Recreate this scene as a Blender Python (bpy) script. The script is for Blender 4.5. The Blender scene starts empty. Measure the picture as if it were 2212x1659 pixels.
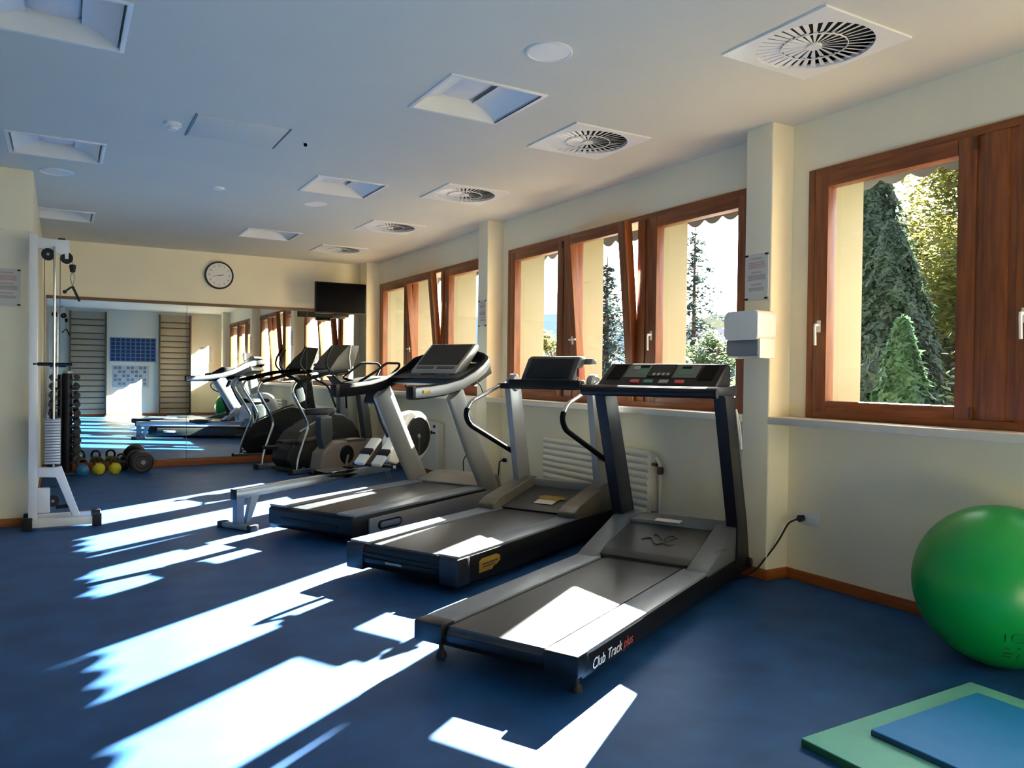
import bpy, bmesh, math, random
from mathutils import Vector, Matrix
S = bpy.context.scene
C = S.collection
random.seed(7)
PI = math.pi
def R(d): return math.radians(d)
def lin(c): return tuple(((v/255+.055)/1.055)**2.4 if v/255 > .04045 else v/255/12.92 for v in c)

# ---------------- camera ----------------
YAW, PITCH, ROLL, FPX = .5263, -.0133, .0119, 1679.1
cf = Vector((math.sin(YAW)*math.cos(PITCH), math.cos(YAW)*math.cos(PITCH), math.sin(PITCH)))
cr = Vector((math.cos(YAW), -math.sin(YAW), 0)); cu = cr.cross(cf)
r_ = cr*math.cos(ROLL)+cu*math.sin(ROLL); u_ = -cr*math.sin(ROLL)+cu*math.cos(ROLL)
cam = bpy.data.cameras.new('camera'); co = bpy.data.objects.new('camera', cam); C.objects.link(co)
m4 = Matrix((r_, u_, -cf)).transposed().to_4x4(); m4.translation = (0, 0, 1.3)
co.matrix_world = m4
cam.sensor_width = 36; cam.lens = FPX/2212*36; cam.clip_start = .05; cam.clip_end = 500
S.camera = co

# ---------------- light ----------------
SUN_SLOPE_Y, SUN_SLOPE_Z = .705, .562            # per metre in x
sdir = Vector((1, SUN_SLOPE_Y, SUN_SLOPE_Z)).normalized()
W = bpy.data.worlds.new('sky'); S.world = W; W.use_nodes = True
nt = W.node_tree; bg = nt.nodes['Background']
sky = nt.nodes.new('ShaderNodeTexSky'); sky.sky_type = 'NISHITA'; sky.sun_disc = False
sky.sun_elevation = math.asin(sdir.z); sky.sun_rotation = math.atan2(sdir.x, sdir.y)
sky.air_density = 1.3; sky.dust_density = 1.2; sky.altitude = 300
hs = nt.nodes.new('ShaderNodeHueSaturation'); hs.inputs['Saturation'].default_value = .5; nt.links.new(sky.outputs[0], hs.inputs['Color']); nt.links.new(hs.outputs[0], bg.inputs[0]); bg.inputs[1].default_value = .62
sl = bpy.data.lights.new('sun', 'SUN'); sl.energy = 100; sl.angle = R(.55); sl.color = (1, .965, .86)
so = bpy.data.objects.new('sun', sl); C.objects.link(so); so.rotation_euler = sdir.to_track_quat('Z', 'Y').to_euler(); so.location = (20, 14, 12)
S.view_settings.view_transform = 'Standard'; S.view_settings.look = 'None'
S.view_settings.gamma = 1; S.view_settings.use_curve_mapping = False
S.view_settings.exposure = 1.12
S.cycles.use_denoising = True
S.cycles.max_bounces = 14; S.cycles.diffuse_bounces = 8; S.cycles.glossy_bounces = 6
S.cycles.transparent_max_bounces = 16; S.cycles.transmission_bounces = 8
S.cycles.sample_clamp_indirect = 8; S.cycles.caustics_reflective = False; S.cycles.caustics_refractive = False

# ---------------- dimensions ----------------
WX, CX, OX, HC, DY, BY, LX, PY = 4.09, 3.90, 4.52, 2.915, 11.33, -1.4, -.2, 7.54
FX = -3.4                                          # far left wall, out of the frame
BAYS = [10.93, 7.12, 3.315, -.46]                        # left frame edge of each window
ZS, ZT = 1.045, 2.596
for yl in BAYS[:3]:                                # portals only guide the sampling of daylight
    a = bpy.data.lights.new('window_portal', 'AREA'); a.shape = 'RECTANGLE'; a.size = 1.5; a.size_y = 3.3
    a.cycles.is_portal = True
    o = bpy.data.objects.new('window_portal', a); C.objects.link(o); o.location = (4.6, yl-1.67, 1.82); o.rotation_euler = (0, R(90), 0)

# ---------------- materials ----------------
def mat(name, col, rough=.5, metal=0, noise=0, scale=8, bump=0, bscale=60, spec=.5, coat=0, c2=None, stretch=None):
    m = bpy.data.materials.new(name); m.use_nodes = True; n = m.node_tree.nodes; l = m.node_tree.links
    b = n['Principled BSDF']; c = lin(col)+(1,)
    b.inputs['Base Color'].default_value = c; b.inputs['Roughness'].default_value = rough
    b.inputs['Metallic'].default_value = metal; b.inputs['Specular IOR Level'].default_value = spec
    b.inputs['Coat Weight'].default_value = coat
    if noise or c2 or bump:
        tc = n.new('ShaderNodeTexCoord'); mp = n.new('ShaderNodeMapping'); l.new(tc.outputs['Object'], mp.inputs[0])
        if stretch: mp.inputs['Scale'].default_value = stretch
    if noise or c2:
        t = n.new('ShaderNodeTexNoise'); t.inputs['Scale'].default_value = scale; t.inputs['Detail'].default_value = 6
        l.new(mp.outputs[0], t.inputs[0]); r = n.new('ShaderNodeValToRGB'); l.new(t.outputs[0], r.inputs[0])
        d = lin(c2) if c2 else tuple(v*(1-noise) for v in c[:3]); e = c[:3] if c2 else tuple(min(1, v*(1+noise)) for v in c[:3])
        r.color_ramp.elements[0].color = tuple(d)+(1,); r.color_ramp.elements[0].position = .3
        r.color_ramp.elements[1].color = tuple(e)+(1,); r.color_ramp.elements[1].position = .7
        l.new(r.outputs[0], b.inputs['Base Color'])
    if bump:
        t = n.new('ShaderNodeTexNoise'); t.inputs['Scale'].default_value = bscale; t.inputs['Detail'].default_value = 3
        l.new(mp.outputs[0], t.inputs[0]); q = n.new('ShaderNodeBump'); q.inputs['Strength'].default_value = bump; q.inputs['Distance'].default_value = .01
        l.new(t.outputs[0], q.inputs['Height']); l.new(q.outputs[0], b.inputs['Normal'])
    return m
M = dict(
 wall=mat('wall_paint', (238, 229, 201), .75, noise=.02, scale=2, bump=.05, bscale=120),
 ceil=mat('ceiling_paint', (212, 209, 194), .8, noise=.015, scale=2),
 outer=mat('outside_plaster', (158, 150, 126), .8, noise=.04, scale=3, bump=.1),
 floor=mat('blue_vinyl', (37, 80, 134), .55, c2=(27, 58, 103), scale=4, spec=.75, bump=.04, bscale=90),
 skirt=mat('skirting_wood', (166, 92, 38), .45, c2=(140, 72, 26), scale=14, stretch=(.3, .3, 4)),
 wood=mat('window_wood', (148, 80, 32), .4, c2=(106, 52, 21), scale=9, stretch=(4, 4, .35), coat=.08),
 woodh=mat('window_wood_rail', (148, 80, 32), .4, c2=(106, 52, 21), scale=9, stretch=(4, .35, 4), coat=.08),
 sill=mat('sill_stone', (214, 206, 190), .4, noise=.03, scale=10),
 white=mat('white_paint', (226, 226, 222), .35, noise=.01),
 lum=mat('luminaire_enamel', (225, 225, 220), .35, noise=.01),
 radm=mat('radiator_enamel', (224, 218, 202), .4, noise=.01),
 black=mat('black_plastic', (12, 12, 14), .42, bump=.05, bscale=300, spec=.3),
 blackg=mat('black_gloss', (6, 6, 9), .45, spec=.05),
 rubber=mat('black_rubber', (12, 12, 14), .7, bump=.1, bscale=200),
 navy=mat('dark_navy_steel', (14, 15, 24), .42, noise=.05, spec=.3),
 belt=mat('belt_rubber', (40, 43, 47), .4, noise=.06, scale=30, bump=.15, bscale=500, spec=.5),
 rail=mat('foot_rail_grey', (120, 128, 138), .36, noise=.04, scale=20, bump=.08, bscale=250),
 hood=mat('hood_grey', (84, 94, 102), .38, noise=.03, scale=12),
 hoodd=mat('hood_dark_grey', (54, 59, 60), .42, noise=.04, scale=10),
 olive=mat('hood_olive_grey', (98, 94, 84), .45, noise=.05, scale=10),
 silver=mat('silver_paint', (146, 149, 150), .38, .4, noise=.02),
 alu=mat('brushed_aluminium', (178, 182, 186), .3, .85, noise=.04, scale=30, stretch=(.2, 4, 4)),
 chrome=mat('chrome', (205, 205, 208), .12, 1, noise=.01),
 foam=mat('grip_foam', (13, 12, 16), .8, bump=.3, bscale=160, spec=.12),
 screen=mat('dark_screen', (22, 27, 30), .2, spec=.2, noise=.05, scale=3),
 panel=mat('console_grey', (88, 98, 96), .35, noise=.03),
 green=mat('console_green', (60, 120, 104), .4, noise=.02),
 red=mat('button_red', (190, 78, 78), .4, noise=.02),
 tealb=mat('button_teal', (70, 130, 120), .4, noise=.02),
 pale=mat('button_pale', (150, 158, 158), .4, noise=.02),
 gold=mat('emblem_gold', (176, 140, 52), .4, .3, noise=.05),
 panelb=mat('beige_board', (206, 188, 152), .7, noise=.03),
 sheet=mat('notice_sheet', (206, 203, 192), .5, noise=.02),
 paper=mat('paper', (232, 230, 226), .7, noise=.01),
 pink=mat('notice_print', (196, 160, 152), .8, noise=.05),
 grey=mat('grey_print', (172, 168, 160), .8, noise=.05),
 ellip=mat('charcoal_green_housing', (30, 33, 31), .5, noise=.05, scale=8),
 taupe=mat('bike_taupe', (120, 112, 100), .42, noise=.03, scale=8),
 bluegrey=mat('blue_grey_steel', (104, 120, 138), .4, noise=.03),
 ball=mat('ball_green', (2, 144, 62), .34, noise=.03, scale=3, bump=.02, bscale=60),
 ballink=mat('ball_print', (4, 60, 28), .5, noise=.02),
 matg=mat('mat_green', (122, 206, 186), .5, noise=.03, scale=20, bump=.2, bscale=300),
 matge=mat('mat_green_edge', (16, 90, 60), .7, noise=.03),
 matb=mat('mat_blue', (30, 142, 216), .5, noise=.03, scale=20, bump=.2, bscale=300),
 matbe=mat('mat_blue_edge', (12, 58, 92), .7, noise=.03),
 yellow=mat('kettlebell_yellow', (196, 190, 36), .45, noise=.03),
 kblue=mat('kettlebell_blue', (32, 112, 158), .45, noise=.03),
 knavy=mat('kettlebell_navy', (22, 36, 66), .45, noise=.03),
 iron=mat('dark_iron', (24, 22, 26), .45, noise=.08),
 plate=mat('stack_plate', (176, 178, 180), .35, .4, noise=.03),
 bars=mat('wall_bar_beech', (112, 80, 48), .5, c2=(96, 66, 38), scale=8, stretch=(.4, 4, 4)),
 barsd=mat('wall_bar_upright', (110, 84, 56), .5, noise=.06),
 pblue=mat('poster_blue', (84, 118, 160), .6, noise=.03), pdark=mat('poster_figures', (30, 44, 70), .6, noise=.03),
 pgrey=mat('chart_grey', (190, 194, 188), .6, noise=.03), pink2=mat('chart_print', (128, 132, 128), .7, noise=.03),
 clockf=mat('clock_face', (228, 228, 222), .5, noise=.01),
 grass=mat('lawn', (56, 66, 34), .9, c2=(40, 50, 26), scale=3), pave=mat('terrace_slabs', (110, 106, 98), .8, noise=.06, scale=3),
 thuja=mat('thuja_leaf', (44, 60, 34), .6, c2=(26, 40, 26), scale=3), thujal=mat('thuja_leaf_fresh', (46, 76, 40), .6, c2=(28, 54, 30), scale=3),
 spruce=mat('spruce_needles', (36, 50, 50), .7, c2=(24, 36, 36), scale=3), autumn=mat('autumn_leaf', (120, 112, 40), .6, c2=(70, 78, 34), scale=2),
 brown=mat('brown_hedge_leaf', (66, 58, 42), .7, c2=(48, 54, 34), scale=2), shrub=mat('shrub_leaf', (68, 84, 42), .6, c2=(42, 60, 34), scale=3),
 bark=mat('bark', (84, 66, 50), .9, noise=.2, scale=12, bump=.4, bscale=30),
 house=mat('house_wall', (206, 212, 218), .8, noise=.03), roofb=mat('slate_blue_wall', (126, 146, 178), .7, noise=.04), tile=mat('roof_tile', (120, 104, 124), .8, noise=.1, scale=6),
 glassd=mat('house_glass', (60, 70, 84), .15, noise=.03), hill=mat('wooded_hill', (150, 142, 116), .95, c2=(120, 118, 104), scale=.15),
 canvas=mat('awning_canvas', (84, 84, 90), .85, noise=.04, scale=12), stone=mat('garden_wall', (210, 208, 200), .85, noise=.05),
 brown_metal=mat('brown_anodised', (82, 50, 30), .4, .3, noise=.03), cyel=mat('card_white', (225, 220, 214), .6, noise=.02),
)
M['floor'].node_tree.nodes['Principled BSDF'].inputs['Specular Tint'].default_value = (.1, .5, 1, 1)
def special(name):
    m = bpy.data.materials.new(name); m.use_nodes = True; n = m.node_tree.nodes; n.clear(); return m, n, m.node_tree.links
m, n, l = special('window_glass')
o = n.new('ShaderNodeOutputMaterial'); mx = n.new('ShaderNodeMixShader'); t = n.new('ShaderNodeBsdfTransparent'); g = n.new('ShaderNodeBsdfGlossy'); f = n.new('ShaderNodeFresnel')
g.inputs['Roughness'].default_value = .02; t.inputs[0].default_value = (.95, .97, .96, 1); f.inputs[0].default_value = 1.5
ge = n.new('ShaderNodeNewGeometry'); ma = n.new('ShaderNodeMath'); ma.operation = 'SUBTRACT'; ma.use_clamp = True
l.new(f.outputs[0], ma.inputs[0]); l.new(ge.outputs['Backfacing'], ma.inputs[1]); l.new(ma.outputs[0], mx.inputs[0]); l.new(t.outputs[0], mx.inputs[1]); l.new(g.outputs[0], mx.inputs[2]); l.new(mx.outputs[0], o.inputs[0]); M['glass'] = m
m, n, l = special('mirror_silver')
o = n.new('ShaderNodeOutputMaterial'); g = n.new('ShaderNodeBsdfGlossy'); g.inputs[0].default_value = (.86, .9, .88, 1); g.inputs['Roughness'].default_value = .004
tc = n.new('ShaderNodeTexCoord'); tn = n.new('ShaderNodeTexNoise'); tn.inputs['Scale'].default_value = 1.2; bp = n.new('ShaderNodeBump'); bp.inputs['Strength'].default_value = .004
l.new(tc.outputs['Object'], tn.inputs[0]); l.new(tn.outputs[0], bp.inputs['Height']); l.new(bp.outputs[0], g.inputs['Normal']); l.new(g.outputs[0], o.inputs[0]); M['mirror'] = m
m, n, l = special('smoked_plastic')
o = n.new('ShaderNodeOutputMaterial'); mx = n.new('ShaderNodeMixShader'); t = n.new('ShaderNodeBsdfTransparent'); p = n.new('ShaderNodeBsdfPrincipled')
t.inputs[0].default_value = (.6, .64, .7, 1); p.inputs['Base Color'].default_value = (.26, .3, .36, 1); p.inputs['Roughness'].default_value = .2; mx.inputs[0].default_value = .6
l.new(t.outputs[0], mx.inputs[1]); l.new(p.outputs[0], mx.inputs[2]); l.new(mx.outputs[0], o.inputs[0]); M['smoke'] = m

for k in ('thuja', 'thujal', 'spruce', 'autumn', 'brown', 'shrub'):
    tr = M[k].node_tree; b = tr.nodes['Principled BSDF']; tl = tr.nodes.new('ShaderNodeBsdfTranslucent'); mx = tr.nodes.new('ShaderNodeMixShader'); mx.inputs[0].default_value = .4
    gm = tr.nodes.new('ShaderNodeGamma'); gm.inputs[1].default_value = .75; tr.links.new(b.inputs['Base Color'].links[0].from_socket, gm.inputs[0]); tr.links.new(gm.outputs[0], tl.inputs[0])
    tr.links.new(b.outputs[0], mx.inputs[1]); tr.links.new(tl.outputs[0], mx.inputs[2]); tr.links.new(mx.outputs[0], tr.nodes['Material Output'].inputs[0])
# ---------------- mesh helpers ----------------
def fillet(pts, r, n=5):
    pts = [Vector(p) for p in pts]; out = [pts[0]]
    for a, b, c in zip(pts, pts[1:], pts[2:]):
        d1, d2 = (a-b), (c-b); k = min(r, d1.length*.48, d2.length*.48); p, q = b+d1.normalized()*k, b+d2.normalized()*k
        for i in range(n+1):
            t = i/n; out.append(p*(1-t)**2+b*2*t*(1-t)+q*t*t)
    out.append(pts[-1]); return out
class MB:
    def __init__(s): s.b = bmesh.new()
    def box(s, x0, x1, y0, y1, z0, z1, bev=0, seg=2):
        vs = [s.b.verts.new(p) for p in ((x0, y0, z0), (x1, y0, z0), (x1, y1, z0), (x0, y1, z0), (x0, y0, z1), (x1, y0, z1), (x1, y1, z1), (x0, y1, z1))]
        fs = [s.b.faces.new([vs[i] for i in f]) for f in ((3, 2, 1, 0), (4, 5, 6, 7), (0, 1, 5, 4), (1, 2, 6, 5), (2, 3, 7, 6), (3, 0, 4, 7))]
        if bev: bmesh.ops.bevel(s.b, geom=list({e for f in fs for e in f.edges}), offset=min(bev, .49*min(x1-x0, y1-y0, z1-z0)), segments=seg, affect='EDGES', profile=.6)
        return s
    def prism(s, pts, ax, a, b, bev=0, seg=2):      # 2-D outline extruded along axis ax between a and b
        def P(p, t): q = list(p); q.insert(ax, t); return q
        lo = [s.b.verts.new(P(p, a)) for p in pts]; hi = [s.b.verts.new(P(p, b)) for p in pts]; n = len(pts)
        fs = [s.b.faces.new(lo), s.b.faces.new(hi[::-1])]+[s.b.faces.new((lo[i], hi[i], hi[(i+1) % n], lo[(i+1) % n])) for i in range(n)]
        if bev: bmesh.ops.bevel(s.b, geom=list({e for f in fs for e in f.edges}), offset=bev, segments=seg, affect='EDGES', profile=.6)
        return s
    def loft(s, rings, cap=True, closed=True):
        vr = [[s.b.verts.new(p) for p in r] for r in rings]; n = len(vr[0])
        for A, B in zip(vr, vr[1:]):
            for i in range(n if closed else n-1): s.b.faces.new((A[i], A[(i+1) % n], B[(i+1) % n], B[i]))
        if cap and closed: s.b.faces.new(vr[0][::-1]); s.b.faces.new(vr[-1])
        return s
    def tube(s, pts, r, seg=10, ry=None, up=None, taper=None):
        pts = [Vector(p) for p in pts]; rings = []; N = None
        for i, p in enumerate(pts):
            t = (pts[min(i+1, len(pts)-1)]-pts[max(i-1, 0)]).normalized()
            if up is not None: N = (Vector(up)-t*t.dot(Vector(up))).normalized()
            elif N is None: N = t.orthogonal().normalized()
            else: N = (N-t*t.dot(N)).normalized()
            Bn = t.cross(N); k = taper[i] if taper else 1
            rings.append([p+N*math.cos(2*PI*j/seg)*(ry or r)*k+Bn*math.sin(2*PI*j/seg)*r*k for j in range(seg)])
        return s.loft(rings)
    def cyl(s, a, b, r, seg=16, r2=None):
        a, b = Vector(a), Vector(b); t = (b-a).normalized(); N = t.orthogonal().normalized(); Bn = t.cross(N)
        return s.loft([[p+(N*math.cos(2*PI*j/seg)+Bn*math.sin(2*PI*j/seg))*q for j in range(seg)] for p, q in ((a, r), (b, r if r2 is None else r2))])
    def lathe(s, prof, c=(0, 0, 0), ax=2, seg=24):
        rings = []
        for rad, h in prof:
            rg = []
            for j in range(seg):
                a = 2*PI*j/seg; q = [math.cos(a)*rad, math.sin(a)*rad]; q.insert(ax, h); rg.append(Vector(q)+Vector(c))
            rings.append(rg)
        if prof[0][0] > 1e-6 and prof[-1][0] > 1e-6: return s.loft(rings+[rings[0]], cap=False)
        return s.loft(rings)
    def quad(s, *p): s.b.faces.new([s.b.verts.new(q) for q in p]); return s
    def obj(s, name, m, parent=None, smooth=None, loc=None):
        bmesh.ops.remove_doubles(s.b, verts=s.b.verts, dist=1e-6); bmesh.ops.recalc_face_normals(s.b, faces=s.b.faces)
        me = bpy.data.meshes.new(name); s.b.to_mesh(me); s.b.free()
        me.materials.append(M[m] if isinstance(m, str) else m)
        if smooth is not False:
            me.shade_smooth() if smooth is True else me.shade_smooth()
            me.set_sharp_from_angle(angle=R(35))
        o = bpy.data.objects.new(name, me); C.objects.link(o)
        if parent: o.parent = parent
        if loc: o.location = loc
        return o
def tag(o, label, cat, group=None, kind=None):
    if label: o['label'] = label
    if cat: o['category'] = cat
    if group: o['group'] = group
    if kind: o['kind'] = kind
    return o
def thing(name, label, cat, loc=(0, 0, 0), rz=0, group=None, kind=None):
    o = bpy.data.objects.new(name, None); C.objects.link(o); o.location = loc; o.rotation_euler = (0, 0, rz); o.empty_display_size = .1
    return tag(o, label, cat, group, kind)
def struct(o): o['kind'] = 'structure'; return o
def copy_tree(o, parent=None):
    c = o.copy(); C.objects.link(c); c.parent = parent
    for ch in [x for x in C.objects if x.parent == o]: copy_tree(ch, c)
    return c
def dup(o, loc=None, rz=None, label=None):
    c = copy_tree(o)
    if loc: c.location = loc
    if rz is not None: c.rotation_euler = (0, 0, rz)
    if label: c['label'] = label
    return c
def again(o, parent=None, **k):                    # a further copy of one piece, same mesh
    c = o.copy(); C.objects.link(c)
    if parent: c.parent = parent
    for a, v in k.items(): setattr(c, a, v)
    return c
def text(body, size, m, parent, loc, rot, ext=.0006, name='lettering', shear=0, al='LEFT'):
    cu_ = bpy.data.curves.new(name, 'FONT'); cu_.body = body; cu_.size = size; cu_.extrude = ext; cu_.shear = shear; cu_.materials.append(M[m])
    cu_.align_x = al; cu_.align_y = 'CENTER' if al == 'CENTER' else 'TOP_BASELINE'
    t = bpy.data.objects.new(name, cu_); C.objects.link(t); bpy.context.view_layer.update()
    me = bpy.data.meshes.new_from_object(t.evaluated_get(bpy.context.evaluated_depsgraph_get())); bpy.data.objects.remove(t); me.name = name
    o = bpy.data.objects.new(name, me); C.objects.link(o); o.parent = parent; o.location = loc; o.rotation_euler = rot
    return o

# ================= THE SETTING =================
struct(MB().box(FX, WX+.3, BY-.2, DY+.2, -.12, 0).obj('floor', 'floor'))
LIGHTS = [(2.125, 4.12), (2.135, 6.67), (2.135, 9.44), (-.035, 4.14), (-.03, 6.63), (0, 9.47)]
VENTS = [(3.165, 2.56), (3.155, 4.425), (3.155, 6.32), (3.17, 8.2), (3.18, 10.08)]
holes = [(x-.29, x+.29, y-.29, y+.29) for x, y in LIGHTS+VENTS]
xs = sorted({FX, WX}|{h[0] for h in holes}|{h[1] for h in holes}); ys = sorted({BY, DY}|{h[2] for h in holes}|{h[3] for h in holes})
mb = MB()
for a, b in zip(xs, xs[1:]):
    for c, d in zip(ys, ys[1:]):
        mx_, my_ = (a+b)/2, (c+d)/2
        if not any(h[0] < mx_ < h[1] and h[2] < my_ < h[3] for h in holes): mb.quad((a, c, HC), (b, c, HC), (b, d, HC), (a, d, HC))
bmesh.ops.remove_doubles(mb.b, verts=mb.b.verts, dist=1e-5)
struct(mb.obj('ceiling', 'ceil', smooth=False))
struct(MB().box(FX-.2, OX, BY-.2, DY+.2, HC+.16, HC+.4).obj('roof_slab', 'outer'))
struct(MB().box(LX-.1, WX+.2, DY, DY+.2, 0, HC+.16).obj('wall_far', 'wall'))
struct(MB().box(FX, WX+.2, BY-.2, BY, 0, HC+.16).obj('wall_back', 'wall'))
struct(MB().box(FX-.2, FX, BY-.2, PY, 0, HC+.16).obj('wall_left', 'wall'))
struct(MB().box(FX-.2, LX, PY, PY+.25, 0, HC+.16).box(LX-.2, LX, PY+.25, DY+.2, 0, HC+.16).obj('wall_partition', 'wall'))
struct(MB().box(FX, LX-.005, PY-.045, PY, 2.415, HC, .004).obj('beam_left', 'wall'))
# window wall, inner leaf (with columns) and outer leaf (with piers)
inner, outer = MB(), MB()
edges = [DY+.2]
for yl in BAYS: edges += [yl, max(yl-3.36, BY+.1)]
edges += [BY-.2]
inner.box(WX, 4.155, BY-.2, DY+.2, -.1, ZS-.002); inner.box(WX, 4.155, BY-.2, DY+.2, ZT, HC+.16)
outer.box(4.155, OX, BY-.2, DY+.2, -.6, 1.03); outer.box(4.155, OX, BY-.2, DY+.2, ZT+.02, HC+.16)
for a, b in zip(edges[::2], edges[1::2]):
    inner.box(WX, 4.155, b, a, ZS-.002, ZT); outer.box(4.155, OX, {3.315: 3.25, 7.12: 7.11, 10.93: 10.97}.get(b, b), a-.02, 1.03, ZT+.02)
for yl in BAYS:
    if yl < 0: continue
    outer.box(4.16, OX, yl-1.07, yl-.98, 1.03, ZT+.02, .004); outer.box(4.16, OX, yl-2.23, yl-2.14, 1.03, ZT+.02, .004)
struct(inner.obj('wall_right', 'wall', smooth=False)); struct(outer.obj('wall_right_outside', 'outer', smooth=False))
COLS = [(11.02, DY), (7.255, 7.475), (3.455, 3.677), (-.34, -.12)]
for a, b in COLS: struct(MB().box(CX, WX+.01, a, b, 0, HC+.01, .012, 3).obj('pillar', 'wall'))
# skirting
sk = lambda x0, x1, y0, y1, n, z=.068: struct(MB().box(x0, x1, y0, y1, 0, z, .004).obj(n, 'skirt'))
sk(LX, CX, DY-.014, DY, 'baseboard_far', .095); sk(FX, LX, PY-.014, PY, 'baseboard_left'); sk(LX, LX+.014, PY, DY, 'baseboard_partition')
sk(FX, WX, BY, BY+.014, 'baseboard_back'); sk(FX, FX+.014, BY, PY, 'baseboard_side')
for (a, b), nxt in zip(COLS, COLS[1:]+[(0, BY)]):
    sk(WX-.014, WX, nxt[1], a, 'baseboard_right')
    sk(CX-.014, CX, a-.014, b if b < DY else DY-.014, 'trim_1'); sk(CX, WX-.014, a-.014, a, 'trim_2')
    if b < DY: sk(CX-.014, WX-.014, b, b+.014, 'trim_3')
# sills
for i, (a, b) in enumerate([(COLS[1][1], COLS[0][0]), (COLS[2][1], COLS[1][0]), (COLS[3][1], COLS[2][0]), (BY, COLS[3][0])]):
    struct(MB().box(3.885, WX+.01, a+.002, b-.002, .998, ZS, .006).obj('windowsill', 'sill'))
    struct(MB().box(4.155, OX+.05, a-.05, b, 1.03, 1.05, .004).obj('windowsill_outside', 'brown_metal'))

# windows
def frame_ring(mb, x0, x1, y0, y1, z0, z1, w, wb=None, bev=.006):
    wb = wb or w
    mb.box(x0, x1, y0, y0+w, z0, z1, bev); mb.box(x0, x1, y1-w, y1, z0, z1, bev)
def sash(parent, y0, y1, tilt, handle):            # y0 < y1; origin at hinge line along the bottom
    z0, z1, w = 1.078, 2.56, .097
    st = MB(); st.box(-.045, .034, 0, w, 0, z1-z0, .008); st.box(-.045, .034, y1-y0-w, y1-y0, 0, z1-z0, .008)
    o = st.obj('sash', 'wood', parent, loc=(4.115, y0, z0))
    if tilt: o.rotation_euler = (0, R(-tilt), 0)
    MB().box(-.045, .034, w, y1-y0-w, 0, .078, .008).obj('rail', 'woodh', o)
    MB().box(-.045, .034, w, y1-y0-w, z1-z0-.09, z1-z0, .008).obj('rail', 'woodh', o)
    MB().box(.018, .026, w-.01, y1-y0-w+.01, .07, z1-z0-.08).obj('pane', 'glass', o, smooth=False)
    for zz in (.015, z1-z0-.075): MB().cyl((-.052, .004, zz), (-.052, .004, zz+.06), .009, 8).obj('hinge', 'brown_metal', o)
    if handle:
        h = MB(); yy = y1-y0-.045; h.box(-.053, -.045, yy-.013, yy+.013, .5, .575, .004); h.cyl((-.05, yy, .545), (-.085, yy, .545), .009, 10)
        if handle == 'down': h.tube(fillet([(-.08, yy, .55), (-.085, yy, .53), (-.085, yy-.004, .42)], .01), .0085, 8)
        else: h.tube([(-.083, yy+.004, .545), (-.085, yy, .545), (-.085, yy-.1, .545)], .0085, 8)
        h.obj('handle', 'white', o)
for i, yl in enumerate(BAYS):
    w = thing('window_%d' % (i+1), None, None, kind='structure'); f = MB(); t = MB()
    yr = max(yl-3.36, BY+.1)
    f.box(4.07, 4.155, yl-.05, yl, ZS, ZT, .006); f.box(4.07, 4.155, yr, yr+.05, ZS, ZT, .006)
    t.box(4.07, 4.155, yr+.05, yl-.05, ZS, ZS+.045, .006); t.box(4.07, 4.155, yr+.05, yl-.05, ZT-.045, ZT, .006)
    f.obj('window_frame', 'wood', w); t.obj('window_frame', 'woodh', w)
    if yl < 0: sash(w, yr+.05, yl-.05, 0, None); continue
    for a, b in ((1.03, 1.25), (2.12, 2.28)):
        MB().box(4.078, 4.155, yl-b, yl-a, ZS+.045, ZT-.045, .006).obj('mullion', 'wood', w)
        MB().box(4.066, 4.08, yl-b+.05, yl-a-.05, ZS+.045, ZT-.045, .004).obj('mullion_cover', 'wood', w)
    sash(w, yl-1.04, yl-.05, 0, 'down' if i == 2 else None); sash(w, yl-2.12, yl-1.24, 5.2 if i < 2 else 0, 'side' if i < 2 else 'down'); sash(w, yl-3.31, yl-2.27, 0, 'down')
# awnings outside with scalloped valance
for yl, lab in zip(BAYS, ('grey scalloped awning outside the window farthest from the ball', 'grey scalloped awning outside the middle window behind the treadmills', 'grey scalloped awning outside the window above the green ball')):
    y0, y1 = yl-(3.605 if yl > 4 else 5.6), yl+.2
    aw = thing('awning', lab, 'awning', group='awnings outside the windows')
    MB().prism([(4.53, 2.98), (4.53, 2.96), (4.86, 2.74), (4.86, 2.76)], 1, y0, y1).obj('awning_roof', 'canvas', aw)
    MB().box(4.835, 4.865, y0, y1, 2.735, 2.765, .008).obj('awning_bar', 'white', aw)
    v = []; n = int((y1-y0)/.21*10)
    for k in range(n+1):
        y = y0+(y1-y0)*k/n; ph = ((y-3.36) % .21)/.21; v.append((y, 2.665-.055*math.sin(PI*ph)**.8))
    MB().prism([(y0, 2.745)]+v+[(y1, 2.745)], 0, 4.849, 4.852).obj('valance', 'canvas', aw)

# ================= MIRROR WALL =================
mi = thing('wall_mirror', 'large panelled wall mirror under the clock on the far wall', 'mirror', (0, DY, 0))
for a, b in ((-.15, 1.474), (1.478, 3.1), (3.104, 3.88)):
    MB().box(a, b, -.02, -.012, .1, 2.175, .001, 1).obj('mirror_panel', 'mirror', mi, smooth=False)
MB().box(-.16, 3.885, -.03, 0, 2.172, 2.212, .004).obj('top_rail', 'barsd', mi); MB().box(-.15, 3.88, -.012, -.0005, .1, 2.175).obj('backing_board', 'barsd', mi)
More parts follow.
